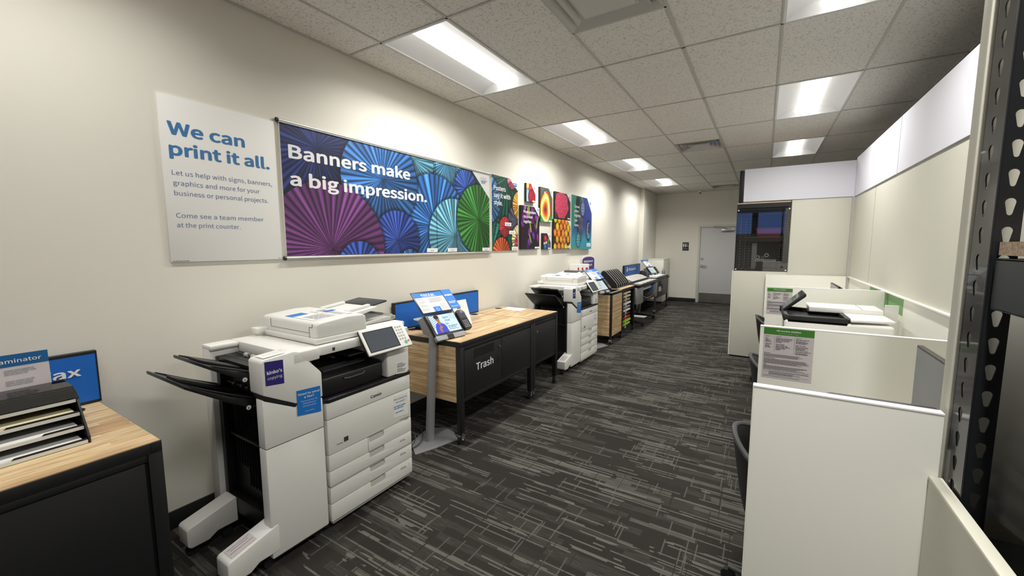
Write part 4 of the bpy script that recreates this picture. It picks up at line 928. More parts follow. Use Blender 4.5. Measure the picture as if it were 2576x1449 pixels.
# ================================================================== KIOSKS
def painter_screen(X, Y):
    C = np.ones(X.shape + (3,)) * hexc(176, 200, 214)
    for k in range(9): C = np.where((np.abs(Y - (0.19 - k * 0.016) - 0.5 * (X - 0.02)) < 0.0022)[..., None] & (X < 0.10)[..., None], hexc(90, 110, 126), C)
    C = np.where((np.abs(Y + 0.9 * X - 0.33 - 0.02 * np.round((Y + .9 * X - .33) / .02)) < 0.0025)[..., None] & (X > 0.2)[..., None] & (Y > .11)[..., None], hexc(110, 140, 160), C)
    def e(cx, cy, rx, ry, col):
        nonlocal C
        C = np.where((((X - cx) / rx) ** 2 + ((Y - cy) / ry) ** 2 < 1)[..., None], col, C)
    e(.075, .0, .062, .10, hexc(66, 80, 190)); e(.05, .03, .03, .055, hexc(60, 72, 180)); e(.105, .03, .03, .055, hexc(60, 72, 180))
    e(.078, .10, .014, .025, hexc(150, 100, 78)); e(.075, .135, .021, .026, hexc(140, 90, 70)); e(.072, .152, .024, .02, hexc(52, 38, 34)); e(.08, .055, .014, .012, hexc(160, 108, 84)); e(.066, .03, .012, .026, hexc(150, 98, 76))
    return C
def make_kiosk():
    t = thing('print_kiosk', 'grey pedestal kiosk with Print & go sign and lit touch screen beside the Trash table', 'kiosk', (0.54, 2.38, 0), 'self-service print kiosks')
    m = MB(); m.prism([(0.595, 2.128), (0.655, 2.28), (0.70, 2.44), (0.718, 2.492), (0.60, 2.58), (0.484, 2.605), (0.36, 2.511), (0.40, 2.36), (0.43, 2.25)], 'z', 0.0, 0.012); m.obj('base_plate', GRYM, t, bevel=0.003)
    m = MB(); m.cyl((0.528, 2.362, 0.012), (0.552, 2.405, 0.90), 0.036, 24, 0.032); m.obj('column', GRYM, t, smooth=True)
    r = Vector((0.15, 1, 0)).normalized(); nh = Vector((1, -0.15, 0)).normalized()
    tl = 0.71; ut = (UZv * math.cos(tl) - nh * math.sin(tl)).normalized(); n = r.cross(ut)
    o0 = Vector((0.617, 2.362, 0.885))
    # housing wedge behind the monitor
    bk = [Vector((0.590, 2.372, 0.866)), Vector((0.45, 2.395, 0.88)), Vector((0.385, 2.405, 0.985)), Vector((0.455, 2.390, 1.022))]
    m = MB(); vs = bk + [b + r * 0.30 for b in bk]; m.add(vs, [(0, 1, 2, 3), (4, 5, 6, 7), (0, 1, 5, 4), (1, 2, 6, 5), (2, 3, 7, 6), (3, 0, 4, 7)]); m.obj('housing', GRYM, t, bevel=0.006)
    m = MB(); m.obox(o0 - ut * 0.0, r, ut, 0.315, 0.205, 0.028); m.obj('monitor_frame', BLK, t, bevel=0.004)
    m = MB(); ov = o0 + n * 0.001
    m.opoly(ov, r, ut, [(0.0, -0.042), (0.112, -0.042), (0.112, -0.03), (0.125, -0.004), (0.165, -0.004), (0.178, -0.03), (0.178, -0.042), (0.30, -0.042), (0.30, 0.0), (0.0, 0.0)], 0.03); m.obj('lower_fascia', GRYM, t, bevel=0.002)
    m = MB(); m.obox(ov + r * 0.112 - ut * 0.042, r, ut, 0.066, 0.04, 0.05); m.obj('card_mouth', BLKD, t)
    textlines('port_icons', t, ov, r, ut, [(0.03, -0.03, 0.05, 0.008)], INKL, eps=0.0008)
    sc = art('screen', t, o0 + r * 0.022 + ut * 0.018 + n * 0.0012, r, ut, 0.272, 0.168, painter_screen, 0.003, SCREENART)
    for s, y in (('Send', .135), ('Print', .105), ('Go.', .075)): text('screen_lettering', s, o0 + r * (0.155 if s != 'Print' else .165) + ut * (y + .012), r, ut, 0.035, BLUET if False else mat('screen_blue', S(60, 84, 150), 0.3, emit=(S(60, 84, 150), 0.5)), t, 0.01, eps=0.002)
    textlines('screen_small_print', t, o0 + r * 0.02 + ut * .015 + n * .001, r, ut, [(.15, .05, .10, .008), (.15, .037, .09, .006), (.15, .022, .1, .005)], SLATE, eps=0.001)
    # sign holder above
    tl2 = 0.79; u2 = (UZv * math.cos(tl2) - nh * math.sin(tl2)).normalized(); n2 = r.cross(u2); p0 = Vector((0.489, 2.361, 1.048))
    m = MB(); m.obox(p0, r, u2, 0.318, 0.232, 0.008); m.obj('sign_frame', BLK, t, bevel=0.002)
    m = MB(); m.obox(p0 + r * .012 + u2 * .012 + n2 * .001, r, u2, 0.294, 0.205, 0.001); m.obj('sign_sheet', PAPER, t)
    m = MB(); m.obox(p0 + r * .012 + u2 * .168 + n2 * .0016, r, u2, 0.294, 0.049, 0.0005); m.obox(p0 + r * .135 + u2 * .012 + n2 * .0016, r, u2, 0.075, 0.05, 0.0005); m.obj('sign_header', BLUEP, t)
    text('sign_lettering', 'Print & go', p0 + r * .085 + u2 * .184 + n2 * .001, r, u2, 0.036, WTXT, t, 0.03, width=0.135, eps=0.0014)
    rows = [(0.09, .174, .14, .004)]
    textlines('header_print', t, p0 + n2 * .001, r, u2, rows, WTXT, eps=0.0014)
    rows = para(.022, .152, .08, 2, .003, .006, 1) + para(.022, .128, .08, 4, .003, .007, 2) + para(.022, .09, .09, 4, .003, .007, 3) + para(.022, .05, .09, 4, .003, .007, 4) + para(.135, .152, .15, 7, .004, .0075, 5) + para(.22, .085, .08, 8, .003, .007, 6)
    textlines('small_print', t, p0 + n2 * .001, r, u2, rows, INKL, eps=0.0009)
    m = MB(); a = p0 + r * .172 + u2 * .03 + n2 * .0022; m.tube([a + r * (math.cos(q_) * .012) + u2 * (math.sin(q_) * .015) for q_ in [k * 2 * PI / 14 for k in range(15)]], 0.002, 5); m.obj('mouse_icon', WTXT, t)
    # blue side flyer
    m = MB(); m.obox(p0 + r * .322 + u2 * .02 - n2 * .006, r, u2, 0.105, 0.215, 0.002); m.obj('side_flyer', BLUEP, t)
    textlines('flyer_print', t, p0 + r * .33 + u2 * .02 - n2 * .004, r, u2, [(.0, .15, .085, .007), (.0, .14, .08, .007), (0, .075, .08, .004), (0, .066, .08, .004), (0, .057, .07, .004), (0, .02, .08, .004)], WTXT, eps=0.001)
    # card terminal
    q0 = o0 + r * 0.318 + ut * 0.005 + n * 0.012
    m = MB(); m.opoly(q0, r, ut, [(0.012, 0.0), (0.075, 0.0), (0.088, 0.02), (0.088, 0.17), (0.07, 0.195), (0.018, 0.195), (0.0, 0.17), (0.0, 0.02)], 0.04); m.obj('card_terminal', BLK, t, bevel=0.004)
    m = MB(); m.obox(q0 + r * .014 + ut * .11 + n * .001, r, ut, 0.06, 0.048, 0.001); m.obj('terminal_screen', SCRN, t)
    m = MB()
    for rr in range(5):
        for cc in range(3): m.obox(q0 + r * (.017 + cc * .02) + ut * (.018 + rr * .015) + n * .001, r, ut, 0.013, 0.006, 0.001)
    m.obj('terminal_keys', INKL, t)
    return t
UZv = Vector((0, 0, 1))
k1 = make_kiosk()
k2 = dup(k1, (0.575, 2.38 + 3.70, 0), 'distant grey pedestal kiosk between the far copier and the wooden recycling cart', skip=('screen', 'screen_lettering', 'screen_small_print'))
k3 = dup(k1, (0.40, 10.28, 0.013), 'smallest, farthest kiosk head with a tilted blue and white sign, on the farthest table', rotz=-0.12, skip=('base_plate', 'column', 'screen', 'screen_lettering', 'screen_small_print', 'side_flyer', 'flyer_print'))
def lcd(k, s1, s2):
    _org[k.name] = _org[k1.name]
    r = Vector((0.15, 1, 0)).normalized(); nh = Vector((1, -0.15, 0)).normalized(); ut = (UZv * math.cos(.71) - nh * math.sin(.71)).normalized(); n = r.cross(ut); o0 = Vector((0.617, 2.362, 0.885))
    m = MB(); m.obox(o0 + r * 0.022 + ut * 0.018 + n * 0.0012, r, ut, 0.272, 0.168, 0.0004); m.obj('screen', LCD, k)
    for q_, s_ in ((.145, s1), (.118, s2)): text('screen_lettering', s_, o0 + r * .045 + ut * q_ + n * .001, r, ut, 0.026, BLUET, k, 0.01, eps=0.001)
    textlines('screen_small_print', k, o0 + r * .045 + ut * .02 + n * .001, r, ut, [(0, .08, .13, .005), (0, .068, .12, .005), (0, .03, .1, .005)], INK, eps=0.001)
lcd(k2, 'Insert or tap card', 'to pay, print'); lcd(k3, 'Print or', 'scan')
# loose cable by the base plate
cu = [(0.36, 2.2, 0.02), (0.42, 2.14, 0.05), (0.50, 2.16, 0.03), (0.49, 2.24, 0.06), (0.42, 2.27, 0.09), (0.37, 2.21, 0.05), (0.40, 2.14, 0.02), (0.52, 2.18, 0.02), (0.5, 2.3, 0.03), (0.40, 2.40, 0.05), (0.2, 2.5, 0.01)]
def smooth(pts, n=6):
    P = [Vector(p) for p in pts]; out = []
    for i in range(len(P) - 1):
        a, b, c, d = P[max(i - 1, 0)], P[i], P[i + 1], P[min(i + 2, len(P) - 1)]
        for k in range(n):
            t_ = k / n; out.append(0.5 * ((2 * b) + (c - a) * t_ + (2 * a - 5 * b + 4 * c - d) * t_ ** 2 + (3 * b - a - 3 * c + d) * t_ ** 3))
    return out + [P[-1]]
m = MB(); m.tube(smooth(cu), 0.004, 6); o = m.obj('power_cable', CHAR, smooth=True); tag(o, 'dark looped power cable on the floor behind the kiosk base plate', 'cable')

# white flyer holder standing on the trash table
t = thing('flyer_holder', 'upright white card behind the kiosk on the Trash table', 'card', (0.33, 3.0, 0.843))
o0 = Vector((0.40, 2.90, 0.8445)); ut = Vector((-0.32, 0, 1)).normalized()
m = MB(); m.obox(o0, RY, ut, 0.22, 0.245, 0.003); m.box(0.32, 2.90, 0.843, 0.40, 3.12, 0.847); m.obj('card', PAPER, t)
textlines('small_print', t, o0, RY, ut, [(.06, .19, .05, .010), (.06, .165, .05, .012), (.11, .12, .05, .003), (.11, .105, .05, .003), (.11, .09, .05, .003)], INK, eps=0.001)
t = thing('round_stand', 'small round pale disc on a black stand beside the blue divider', 'stand', (0.16, 2.72, 0.843))
m = MB(); m.lathe((0.16, 2.70, 0.843), [(0.075, 0), (0.075, 0.008), (0.02, 0.03), (0.015, 0.075)]); m.box(0.12, 2.64, 0.843, 0.22, 2.85, 0.868); m.obj('stand_base', BLK, t, smooth=True)
m = MB(); m.lathe((0.16, 2.70, 0.918), [(0.05, 0), (0.085, 0.008), (0.088, 0.014), (0.001, 0.014)]); m.obj('disc', PLG, t, smooth=True)
# body for the farthest kiosk, which sits on a table instead of a pedestal
m = MB(); m.prism([(0.20, 0.8445), (0.50, 0.8445), (0.50, 0.875), (0.34, 0.985), (0.24, 0.95)], 'y', 10.22, 10.75)
_o = MB(); o = m.obj('counter_base', CHAR, None, bevel=0.006); o.parent = k3; o.matrix_parent_inverse = (Matrix.Translation(k3.location) @ Matrix.Rotation(-0.12, 4, 'Z')).inverted()

# ================================================================== RECYCLING CART, PAPER RACK
t = thing('recycling_cart', 'wood-panelled open-topped cart on casters between the far copier and the paper rack', 'recycling cart', (0.6, 6.61, 0))
cx0, cx1, cy0, cy1 = 0.42, 0.765, 6.31, 6.90
for px, py in ((cx0, cy0), (cx1 - .035, cy0), (cx0, cy1 - .035), (cx1 - .035, cy1 - .035)):
    m = MB(); m.box(px, py, 0.075, px + .035, py + .035, 0.83); m.obj('post', BLKM, t, bevel=0.002); caster(t, px + .0175, py + .0175, 0.075, 0.03)
for a, mt_ in (((cx0 + .036, cy0 + .004, cx1 - .036, cy0 + .016), WXZ), ((cx1 - .016, cy0 + .036, cx1 - .004, cy1 - .036), WYZ), ((cx0 + .004, cy0 + .036, cx0 + .016, cy1 - .036), WYZ), ((cx0 + .036, cy1 - .016, cx1 - .036, cy1 - .004), WXZ)):
    m = MB(); m.box(a[0], a[1], 0.13, a[2], a[3], 0.795); m.obj('side_panel', mt_, t)
m = MB()
for a in ((cx0, cy0, cx1, cy0 + .035), (cx0, cy1 - .035, cx1, cy1), (cx0, cy0 + .035, cx0 + .035, cy1 - .035), (cx1 - .035, cy0 + .035, cx1, cy1 - .035)): m.box(a[0], a[1], 0.80, a[2], a[3], 0.838)
m.obj('top_rim', BLKM, t, bevel=0.003)
m = MB()
for a in ((cx0 + .01, cy0 + .01, cx1 - .01, cy0 + .03), (cx0 + .01, cy1 - .03, cx1 - .01, cy1 - .01), (cx0 + .01, cy0 + .03, cx0 + .03, cy1 - .03), (cx1 - .03, cy0 + .03, cx1 - .01, cy1 - .03)): m.box(a[0], a[1], 0.838, a[2], a[3], 0.842)
m.obj('rim_lid', PLG, t)
m = MB(); m.box(cx0 + .04, cy0 + .04, 0.14, cx1 - .04, cy1 - .04, 0.62); m.obj('inner_bin', BLKD, t)
m = MB(); m.box(cx0 + .036, cy0 + .20, 0.79, cx1 - .036, cy0 + .215, 0.835); m.obj('divider_bar', BLKM, t)

rk = thing('paper_rack', 'black shelving rack with an oak top holding coloured paper stacks', 'paper rack', (0.42, 7.3, 0))
rx0, rx1, ry0, ry1 = 0.08, 0.755, 6.93, 7.70
m = MB(); m.box(rx0, ry0 + .01, 0.812, rx1 - .012, ry1 - .01, 0.843); m.obj('tabletop', WY, rk)
m = MB(); m.box(rx1 - .012, ry0, 0.80, rx1, ry1, 0.840); m.box(rx0, ry0, 0.80, rx1 - .012, ry0 + .01, 0.84); m.box(rx0, ry1 - .01, 0.80, rx1 - .012, ry1, 0.84); m.obj('top_frame', BLKM, rk)
for px in (rx0, rx1 - .04):
    for py in (ry0, ry1 - .04):
        m = MB(); m.box(px, py, 0.08, px + .04, py + .04, 0.80); m.obj('post', BLKM, rk, bevel=0.002); caster(rk, px + .02, py + .02, 0.08, 0.03)
m = MB(); m.box(rx0 + .04, ry0 + .01, 0.1, rx1 - .04, ry0 + .018, 0.80); m.obj('side_sheet', BLKM, rk)
m = MB(); m.box(rx0 + .04, ry1 - .018, 0.1, rx1 - .04, ry1 - .01, 0.80); m.obj('side_sheet', BLKM, rk)
cols = [REDP if False else LIME, LIME, REDP, PLD, PAPER, PLG, PAPER, TAN, CREAMP, CREAMP]
nm = ['lime', 'lime', 'red', 'grey', 'white', 'pale grey', 'white', 'tan', 'cream', 'cream']
shz = [0.145 + k * 0.064 for k in range(10)]
ords = ['lowest', 'second lowest', 'third lowest', 'fourth lowest', 'fifth lowest', 'fifth from the top', 'fourth from the top', 'third from the top', 'second highest', 'highest']
for k, z in enumerate(shz):
    m = MB(); m.box(rx0 + .045, ry0 + .045, z - .006, rx1 - .045, ry1 - .045, z - .002); m.obj('shelf', BLKM, rk)
    m = MB(); th = (.03, .034, .028, .02, .03, .022, .032, .03, .03, .036)[k]
    off = (.0, .012, .0, -.01, .0, .0, .008, -.01, .0, .0)[k]
    m.box(0.30, ry0 + .075, z - .0018, rx1 - .05 + off, ry1 - .10, z - .0018 + th * .55); m.box(0.30, ry0 + .30, z - .0018 + th * .55, rx1 - .055 + off, ry1 - .085, z - .0018 + th)
    o = m.obj('paper_stack', cols[k]); recentre(o, (0.5, 7.3, z - .0018)); tag(o, '%s paper stack on the %s shelf of the far black rack' % (nm[k], ords[k]), 'paper stack', 'coloured paper stacks in the rack')
for k, z in enumerate(shz):
    m = MB(); m.box(rx1 - .005, ry0 + .17, z - .02, rx1 - .003, ry0 + .26, z + .018); m.obj('shelf_label', PLG, rk)
# upright organiser with slanted dividers
FINE_ = mat('grey_fin_edge', S(134, 134, 132), 0.35)
t = thing('document_organizer', 'black slotted organiser with slanted fins on the oak-topped paper rack', 'document organizer', (0.45, 7.35, 0.843))
N = 7; fy = [6.97 + k * 0.116 for k in range(N)]
prof = [(0.30, 0.86), (0.33, 1.06), (0.36, 1.13), (0.40, 1.145), (0.45, 1.12), (0.63, 0.93), (0.64, 0.86)]
for y in fy:
    m = MB(); m.prism(prof, 'y', y, y + 0.008); fo = m.obj('fin', BLKD, t)
    m = MB(); m.tube(smooth([(p[0], y + .004, p[1]) for p in prof], 3), 0.008, 6); m.obj('fin_edge', FINE_, fo, smooth=True)
m = MB(); m.box(0.29, 6.96, 0.8435, 0.65, 7.69, 0.858); m.box(0.295, 6.96, 0.858, 0.305, 7.69, 1.0); m.obj('base', BLK, t)
for k in range(N - 1):
    if k < 6:
        m = MB(); z0 = 1.10 - 0.006 * (k % 3); pr = [(0.35, 0.87), (0.35, z0), (0.39, z0 + 0.028), (0.47, z0 - .01), (0.50, z0 - 0.06), (0.46, 0.87)]
        m.prism(pr, 'y', fy[k] + 0.028, fy[k] + 0.05); o = m.obj('paper_sample', PAPER); recentre(o, (0.4, fy[k] + 0.04, 0.859))
        tag(o, 'white paper sample in slot %s from the near end of the black organiser' % ('one', 'two', 'three', 'four', 'five', 'six', 'seven')[k], 'paper', 'paper samples in the slotted organiser')
# mailing boxes and purple card behind the far copier
for k, (yb, x0, wd, zt) in enumerate(((6.30, 0.03, 0.13, 1.285), (6.45, 0.04, 0.15, 1.278), (6.63, 0.03, 0.23, 1.27))):
    t = thing('mailing_box', ('tall white mailing box with a small red label, nearest of three behind the far copier', 'tall white mailing box with the largest red label, middle of three behind the far copier', 'tall white mailing box beside the purple display card behind the far copier')[k], 'mailing box', (x0 + .08, yb + wd / 2, 0), 'white mailing boxes behind the far copier')
    m = MB(); m.box(x0, yb, 0.0, x0 + 0.13, yb + wd, zt); m.obj('carton', PAPER, t, bevel=0.003)
    m = MB(); m.box(x0 + .13, yb + wd * .3, zt - .16 + .02 * k, x0 + .1312, yb + wd * .75, zt - .06); m.obj('red_label', RED, t)
    textlines('label_print', t, (x0 + .1312, yb + wd * .32, zt - .11), RY, UZ, [(0, 0, wd * .35, .012)], WTXT)
t = thing('display_card', 'tall purple display card with a rounded white-edged top behind the far kiosk', 'display card', (0.012, 7.2, 0))
ar = lambda y0, y1, zb, zs, zp: [(y0 + .03, zb), (y1 + .03, zb), (y1, zs)] + [((y0 + y1) / 2 + (y1 - y0) / 2 * math.cos(a), zs + (zp - zs) * math.sin(a) ** .8) for a in [k * PI / 12 for k in range(1, 12)]] + [(y0, zs)]
m = MB(); m.prism(ar(6.88, 7.53, 0.0, 1.34, 1.41), 'x', 0.008, 0.015); m.obj('white_backing', PAPER, t)
m = MB(); m.prism(ar(6.905, 7.505, 0.02, 1.325, 1.385), 'x', 0.015, 0.017); m.obj('purple_face', PURP, t)
text('lettering', 'Mailing tubes and', (0.0174, 6.97, 1.285), RY, UZ, 0.07, WTXT, t, 0.03, width=0.45); text('lettering', 'poster boards', (0.0174, 7.02, 1.215), RY, UZ, 0.07, WTXT, t, 0.03, width=0.36)
textlines('small_print', t, (0.0174, 6.96, 0.86), RY, UZ, [(.06, .22, .09, .025), (.22, .22, .08, .02), (.42, .22, .08, .025), (.06, .19, .09, .02), (.42, .19, .08, .02), (0, .08, .2, .03), (0, .03, .25, .03), (0, -.02, .45, .02), (.02, -.1, .3, .03)], WTXT)

# ================================================================== WIDE FORMAT PLOTTER
t = thing('plotter', 'wide-format printer on a wheeled stand with a paper roll and a scanner on top', 'plotter', (0.55, 8.5, 0))
py0, py1 = 7.745, 9.33
m = MB(); m.box(0.25, py0, 0.80, 0.84, py1, 0.850); m.obj('top_deck', BLK, t, bevel=0.008)
m = MB(); m.box(0.25, py0 + .02, 0.46, 0.52, py1 - .02, 0.80); m.obj('body', BLKM, t, bevel=0.006)
for a, b in ((py0, py0 + 0.36), (py1 - 0.16, py1)):
    m = MB(); m.opoly((0, 0, 0.79), (1, 0, 0), (0, 1, 0), [(0.50, a), (0.78, a), (0.815, a + .05), (0.815, b), (0.50, b)], 0.32); m.obj('end_cap', mat('silver_plastic', S(150, 150, 150), 0.4, metal=0.3), t, bevel=0.01)
m = MB(); m.cyl((0.70, py0 + .36, 0.72), (0.70, py1 - .16, 0.72), 0.055, 24); m.obj('paper_roll', PAPER, t, smooth=True)
m = MB(); m.cyl((0.70, py1 - .30, 0.70), (0.70, py1 - .17, 0.70), 0.075, 24); m.obj('roll_core', BLUE, t, smooth=True)
m = MB(); m.prism([(0.55, 0.47), (0.78, 0.47), (0.80, 0.53), (0.78, 0.535), (0.70, 0.50), (0.55, 0.50)], 'y', py0 + .36, py1 - .16); m.obj('lower_cover', CHAR, t)
m = MB(); m.tube(smooth([(0.815, py0 + .36, 0.60), (0.83, 8.35, 0.54), (0.83, 8.7, 0.54), (0.815, py1 - .16, 0.62)]), 0.006, 6); m.obj('basket_rail', SILV, t, smooth=True)
for y in (8.05, 8.98):
    m = MB(); m.prism([(0.48, 0.46), (0.57, 0.46), (0.53, 0.09), (0.44, 0.09)], 'y', y, y + 0.05); m.obj('leg', SILV, t, bevel=0.004)
    m = MB(); m.prism([(0.20, 0.06), (0.86, 0.06), (0.86, 0.085), (0.55, 0.115), (0.42, 0.115), (0.20, 0.085)], 'y', y - .005, y + 0.055); m.obj('foot_beam', BLK, t, bevel=0.004)
    for x in (0.24, 0.82):
        m = MB(); m.cyl((x, y, 0.031), (x, y + .05, 0.031), 0.031, 16); m.obj('caster_wheel', RUB, t)
m = MB(); m.box(0.46, 8.10, 0.13, 0.50, 8.98, 0.17); m.obj('crossbar', BLK, t)
m = MB(); m.prism([(0.28, 0.851), (0.63, 0.851), (0.63, 0.885), (0.50, 0.935), (0.30, 0.945)], 'y', py0 + .06, py1 - .08); m.obj('scanner_body', CHAR, t, bevel=0.006)
m = MB(); m.prism([(0.40, 0.944), (0.50, 0.9385), (0.632, 0.888), (0.636, 0.893), (0.505, 0.948), (0.40, 0.954)], 'y', py0 + .20, py1 - .16); m.obj('scanner_lid', PLG, t)
for k in range(5):
    m = MB(); y = 7.98 + k * 0.27; m.box(0.66, y, 0.8505, 0.80, y + 0.19, 0.8525); o = m.obj('photo_print', PAPER); recentre(o, (0.73, y + .09, 0.8505))
    tag(o, 'flat white and grey photo print on the plotter deck, place %s from its near end' % ('one', 'two', 'three', 'four', 'five')[k], 'print', 'photo prints lying on the plotter deck')
    m = MB(); m.box(0.67, y + .02, 0.8526, 0.79, y + 0.12, 0.8530); m.obj('picture', INKL, None).parent = o
    bpy.data.objects[[c.name for c in o.children][0]].matrix_parent_inverse = Matrix.Translation(o.location).inverted()
m = MB(); m.box(0.30, 9.03, 0.0, 0.62, 9.31, 0.006); o = m.obj('floor_paper', PAPER); recentre(o, (0.45, 9.15, 0)); tag(o, 'white sheet on the floor under the far end of the plotter', 'paper')
t = divider('blue divider panel with white lettering Print large scale on the wall behind the plotter', 9.44, 10.84, 0.80, 1.118, x0=0.001, th=0.045, body=mat('muted_blue_panel', S(52, 98, 170), 0.6))
text('lettering', 'Print large scale', (0.0466, 9.78, 0.985), RY, UZ, 0.11, WTXT, t, 0.02, width=0.62)
m = MB(); m.box(0.0464, 9.62, 0.97, 0.047, 9.70, 1.04); m.box(0.0464, 9.64, 1.045, 0.047, 9.68, 1.075); m.obj('icon', WTXT, t)

# ================================================================== FAR TABLE
tf = make_table('farthest table, dark grey cabinet with a waste slot and white notice, beyond the plotter', 0.06, 0.70, 9.72, 11.13, endwood=(True, False), front=CHAR, top=mat('grey_worktop', S(168, 164, 158), 0.5), doors=((9.78, 11.07, None, None),), P=0.035)
m = MB(); m.box(0.6985, 10.02, 0.60, 0.7005, 10.30, 0.74); m.obj('waste_slot', BLKD, tf)
m = MB(); m.box(0.6985, 10.06, 0.49, 0.7005, 10.30, 0.60); m.obj('notice', PAPER, tf); textlines('small_print', tf, (0.7006, 10.07, 0.5), RY, UZ, [(0, .07, .2, .012), (0, .04, .18, .012), (0, .01, .2, .01)], INK)
m = MB(); m.box(0.6985, 10.34, 0.55, 0.706, 10.44, 0.64); m.obj('handle', BLKD, tf)
m = MB(); m.box(0.45, 9.95, 0.8445, 0.68, 10.75, 0.862); o = m.obj('paper_stack', PAPER); recentre(o, (0.56, 10.3, 0.8445)); tag(o, 'flat white stack of large sheets on the farthest table', 'paper stack')
t = thing('tape_dispenser', 'small black dispenser between the plotter scanner and the farthest table', 'dispenser', (0.42, 9.86, 0.8445))
m = MB(); m.prism([(0.30, 0.8445), (0.52, 0.8445), (0.50, 0.88), (0.40, 0.90), (0.36, 1.0), (0.30, 0.98)], 'y', 9.80, 9.90); m.obj('body', BLK, t, bevel=0.006)
m = MB(); m.cyl((0.42, 9.79, 0.93), (0.42, 9.905, 0.93), 0.045, 18); m.obj('roll', CHAR, t)
t = thing('white_cabinet', 'tall plain white cabinet side beyond the farthest table in the corner', 'cabinet', (0.31, 11.8, 0))
m = MB(); m.box(0.112, 11.40, 0.07, 0.52, 12.20, 1.205); m.obj('carcass', WHITE, t, bevel=0.003)
m = MB(); m.box(0.112, 11.395, 1.205, 0.525, 12.2, 1.22); m.obj('cap', WHITE, t, bevel=0.002)
m = MB(); m.box(0.13, 11.43, 0.0, 0.50, 12.17, 0.07); m.obj('plinth', PLD, t)
t = thing('pump_bottle', 'small grey bottle with a tan cap on the far end of the farthest table', 'bottle', (0.60, 11.03, 0.844))
m = MB(); m.lathe((0.60, 11.03, 0.8445), [(0.04, 0), (0.042, 0.01), (0.042, 0.09), (0.02, 0.12)], 18); m.obj('bottle', mat('grey_clear_plastic', S(130, 130, 124), 0.25), t, smooth=True)
m = MB(); m.lathe((0.60, 11.03, 0.9655), [(0.02, 0), (0.022, 0.03), (0.012, 0.035), (0.012, 0.05), (0.001, 0.05)], 14); m.obj('cap', TAN, t, smooth=True)
t = thing('hand_sanitizer', 'rounded grey dispenser hanging on the far end of the farthest table', 'dispenser', (0.66, 11.19, 0.78))
m = MB(); m.cyl((0.60, 11.18, 0.80), (0.72, 11.18, 0.80), 0.045, 20); m.obj('body', mat('grey_clear_plastic', S(130, 130, 124), 0.25), t, smooth=True)
m = MB(); m.cyl((0.66, 11.18, 0.84), (0.66, 11.18, 0.885), 0.016, 14); m.obj('pump', TAN, t)

# ================================================================== CUBICLE SIDE
XR = 3.71
t = thing('display_wall', 'tall cream display wall with a white header band on the right of the cubicles', 'display wall', (XR, 4.0, 0))
m = MB(); m.box(XR, 1.39, 1.20, XR + 0.02, 5.445, 2.185); m.obj('back_panel', CREAM, t)
m = MB(); m.box(XR, 5.46, 1.20, XR + 0.02, 6.548, 2.185); m.obj('back_panel', CREAM, t)
m = MB(); m.box(XR + 0.008, 5.445, 1.20, XR + 0.02, 5.46, 2.185); m.obj('panel_gap', PLD, t)
m = MB(); m.box(XR, 1.39, 0.0, XR + 0.02, 6.548, 1.19); m.obj('lower_panel', WHITE, t)
m = MB(); m.box(XR - 0.022, 1.39, 1.19, XR + 0.02, 6.50, 1.20); m.obj('ledge', WHITE, t)
m = MB(); m.box(XR - 0.012, 1.39, 2.186, XR + 0.01, 4.645, 2.65); m.obj('header_board', BAND, t)
m = MB(); m.box(XR - 0.012, 4.655, 2.186, XR + 0.01, 6.548, 2.65); m.obj('header_board', BAND, t)
m = MB(); m.box(XR - 0.004, 4.645, 2.186, XR + 0.01, 4.655, 2.65); m.obj('header_joint', PLD, t)
m = MB(); m.box(XR - 0.03, 6.508, 0.0, XR, 6.548, 2.185); m.obj('corner_post', PLG, t)
m = MB(); m.box(XR - 0.0015, 4.17, 1.055, XR, 5.32, 1.188); m.obj('green_strip', GREENP, t)

t = thing('end_display', 'cream end display behind the cubicles with a white header and black post', 'display wall', (3.1, 6.7, 0))
YF = 6.55
m = MB(); m.box(2.432, YF, 0.02, 3.066, YF + 0.02, 1.232); m.obj('lower_panel', CREAM, t, bevel=0.002)
m = MB(); m.box(2.418, YF + 0.004, 0.02, 2.430, YF + 0.55, 1.235); m.obj('side_edge', WHITE, t)
m = MB(); m.box(3.070, YF, 0.02, XR, YF + 0.02, 2.185); m.obj('back_panel', CREAM, t, bevel=0.002)
m = MB(); m.box(2.51, YF - 0.012, 2.187, XR - 0.013, YF + 0.01, 2.622); m.obj('header_board', BAND, t)
m = MB(); m.box(2.452, YF, 2.172, 2.508, YF + 0.04, 2.612); m.obj('black_post', BLKM, t, bevel=0.002)
m = MB(); m.box(2.44, YF + .021, 0.0, XR, YF + 0.54, 0.02); m.obj('kick', BLKD, t)
t = thing('glass_case', 'black framed case with a clear front and dark shelving inside, above the end cabinet', 'display case', (2.76, YF + .3, 1.235))
gx0, gx1, gz0, gz1, gd = 2.44, 3.066, 1.236, 2.155, 0.55
m = MB(); m.box(gx0, YF + .005, gz1 - 0.055, gx1, YF + .03, gz1); m.box(gx0, YF + .005, gz0, gx1, YF + .02, gz0 + .02); m.box(gx0, YF + .005, gz0 + .02, gx0 + .03, YF + .03, gz1 - .055); m.box(gx1 - .03, YF + .005, gz0 + .02, gx1, YF + .03, gz1 - .055); m.obj('front_frame', BLKM, t)
m = MB(); m.box(gx0, YF + .03, gz1 - .02, gx1, YF + gd, gz1); m.box(gx0, YF + .03, gz0, gx1, YF + gd, gz0 + .012); m.box(gx0, YF + gd, gz0, gx1, YF + gd + .01, gz1); m.box(gx1 - .01, YF + .03, gz0, gx1, YF + gd, gz1); m.obj('inner_shell', mat('dark_interior', S(62, 60, 56), 0.7), t)
m = MB(); m.box(gx0 + .002, YF + .02, gz1 - .16, gx1 - .002, YF + .28, gz1 - .05); m.obj('inner_top_box', BLKD, t)
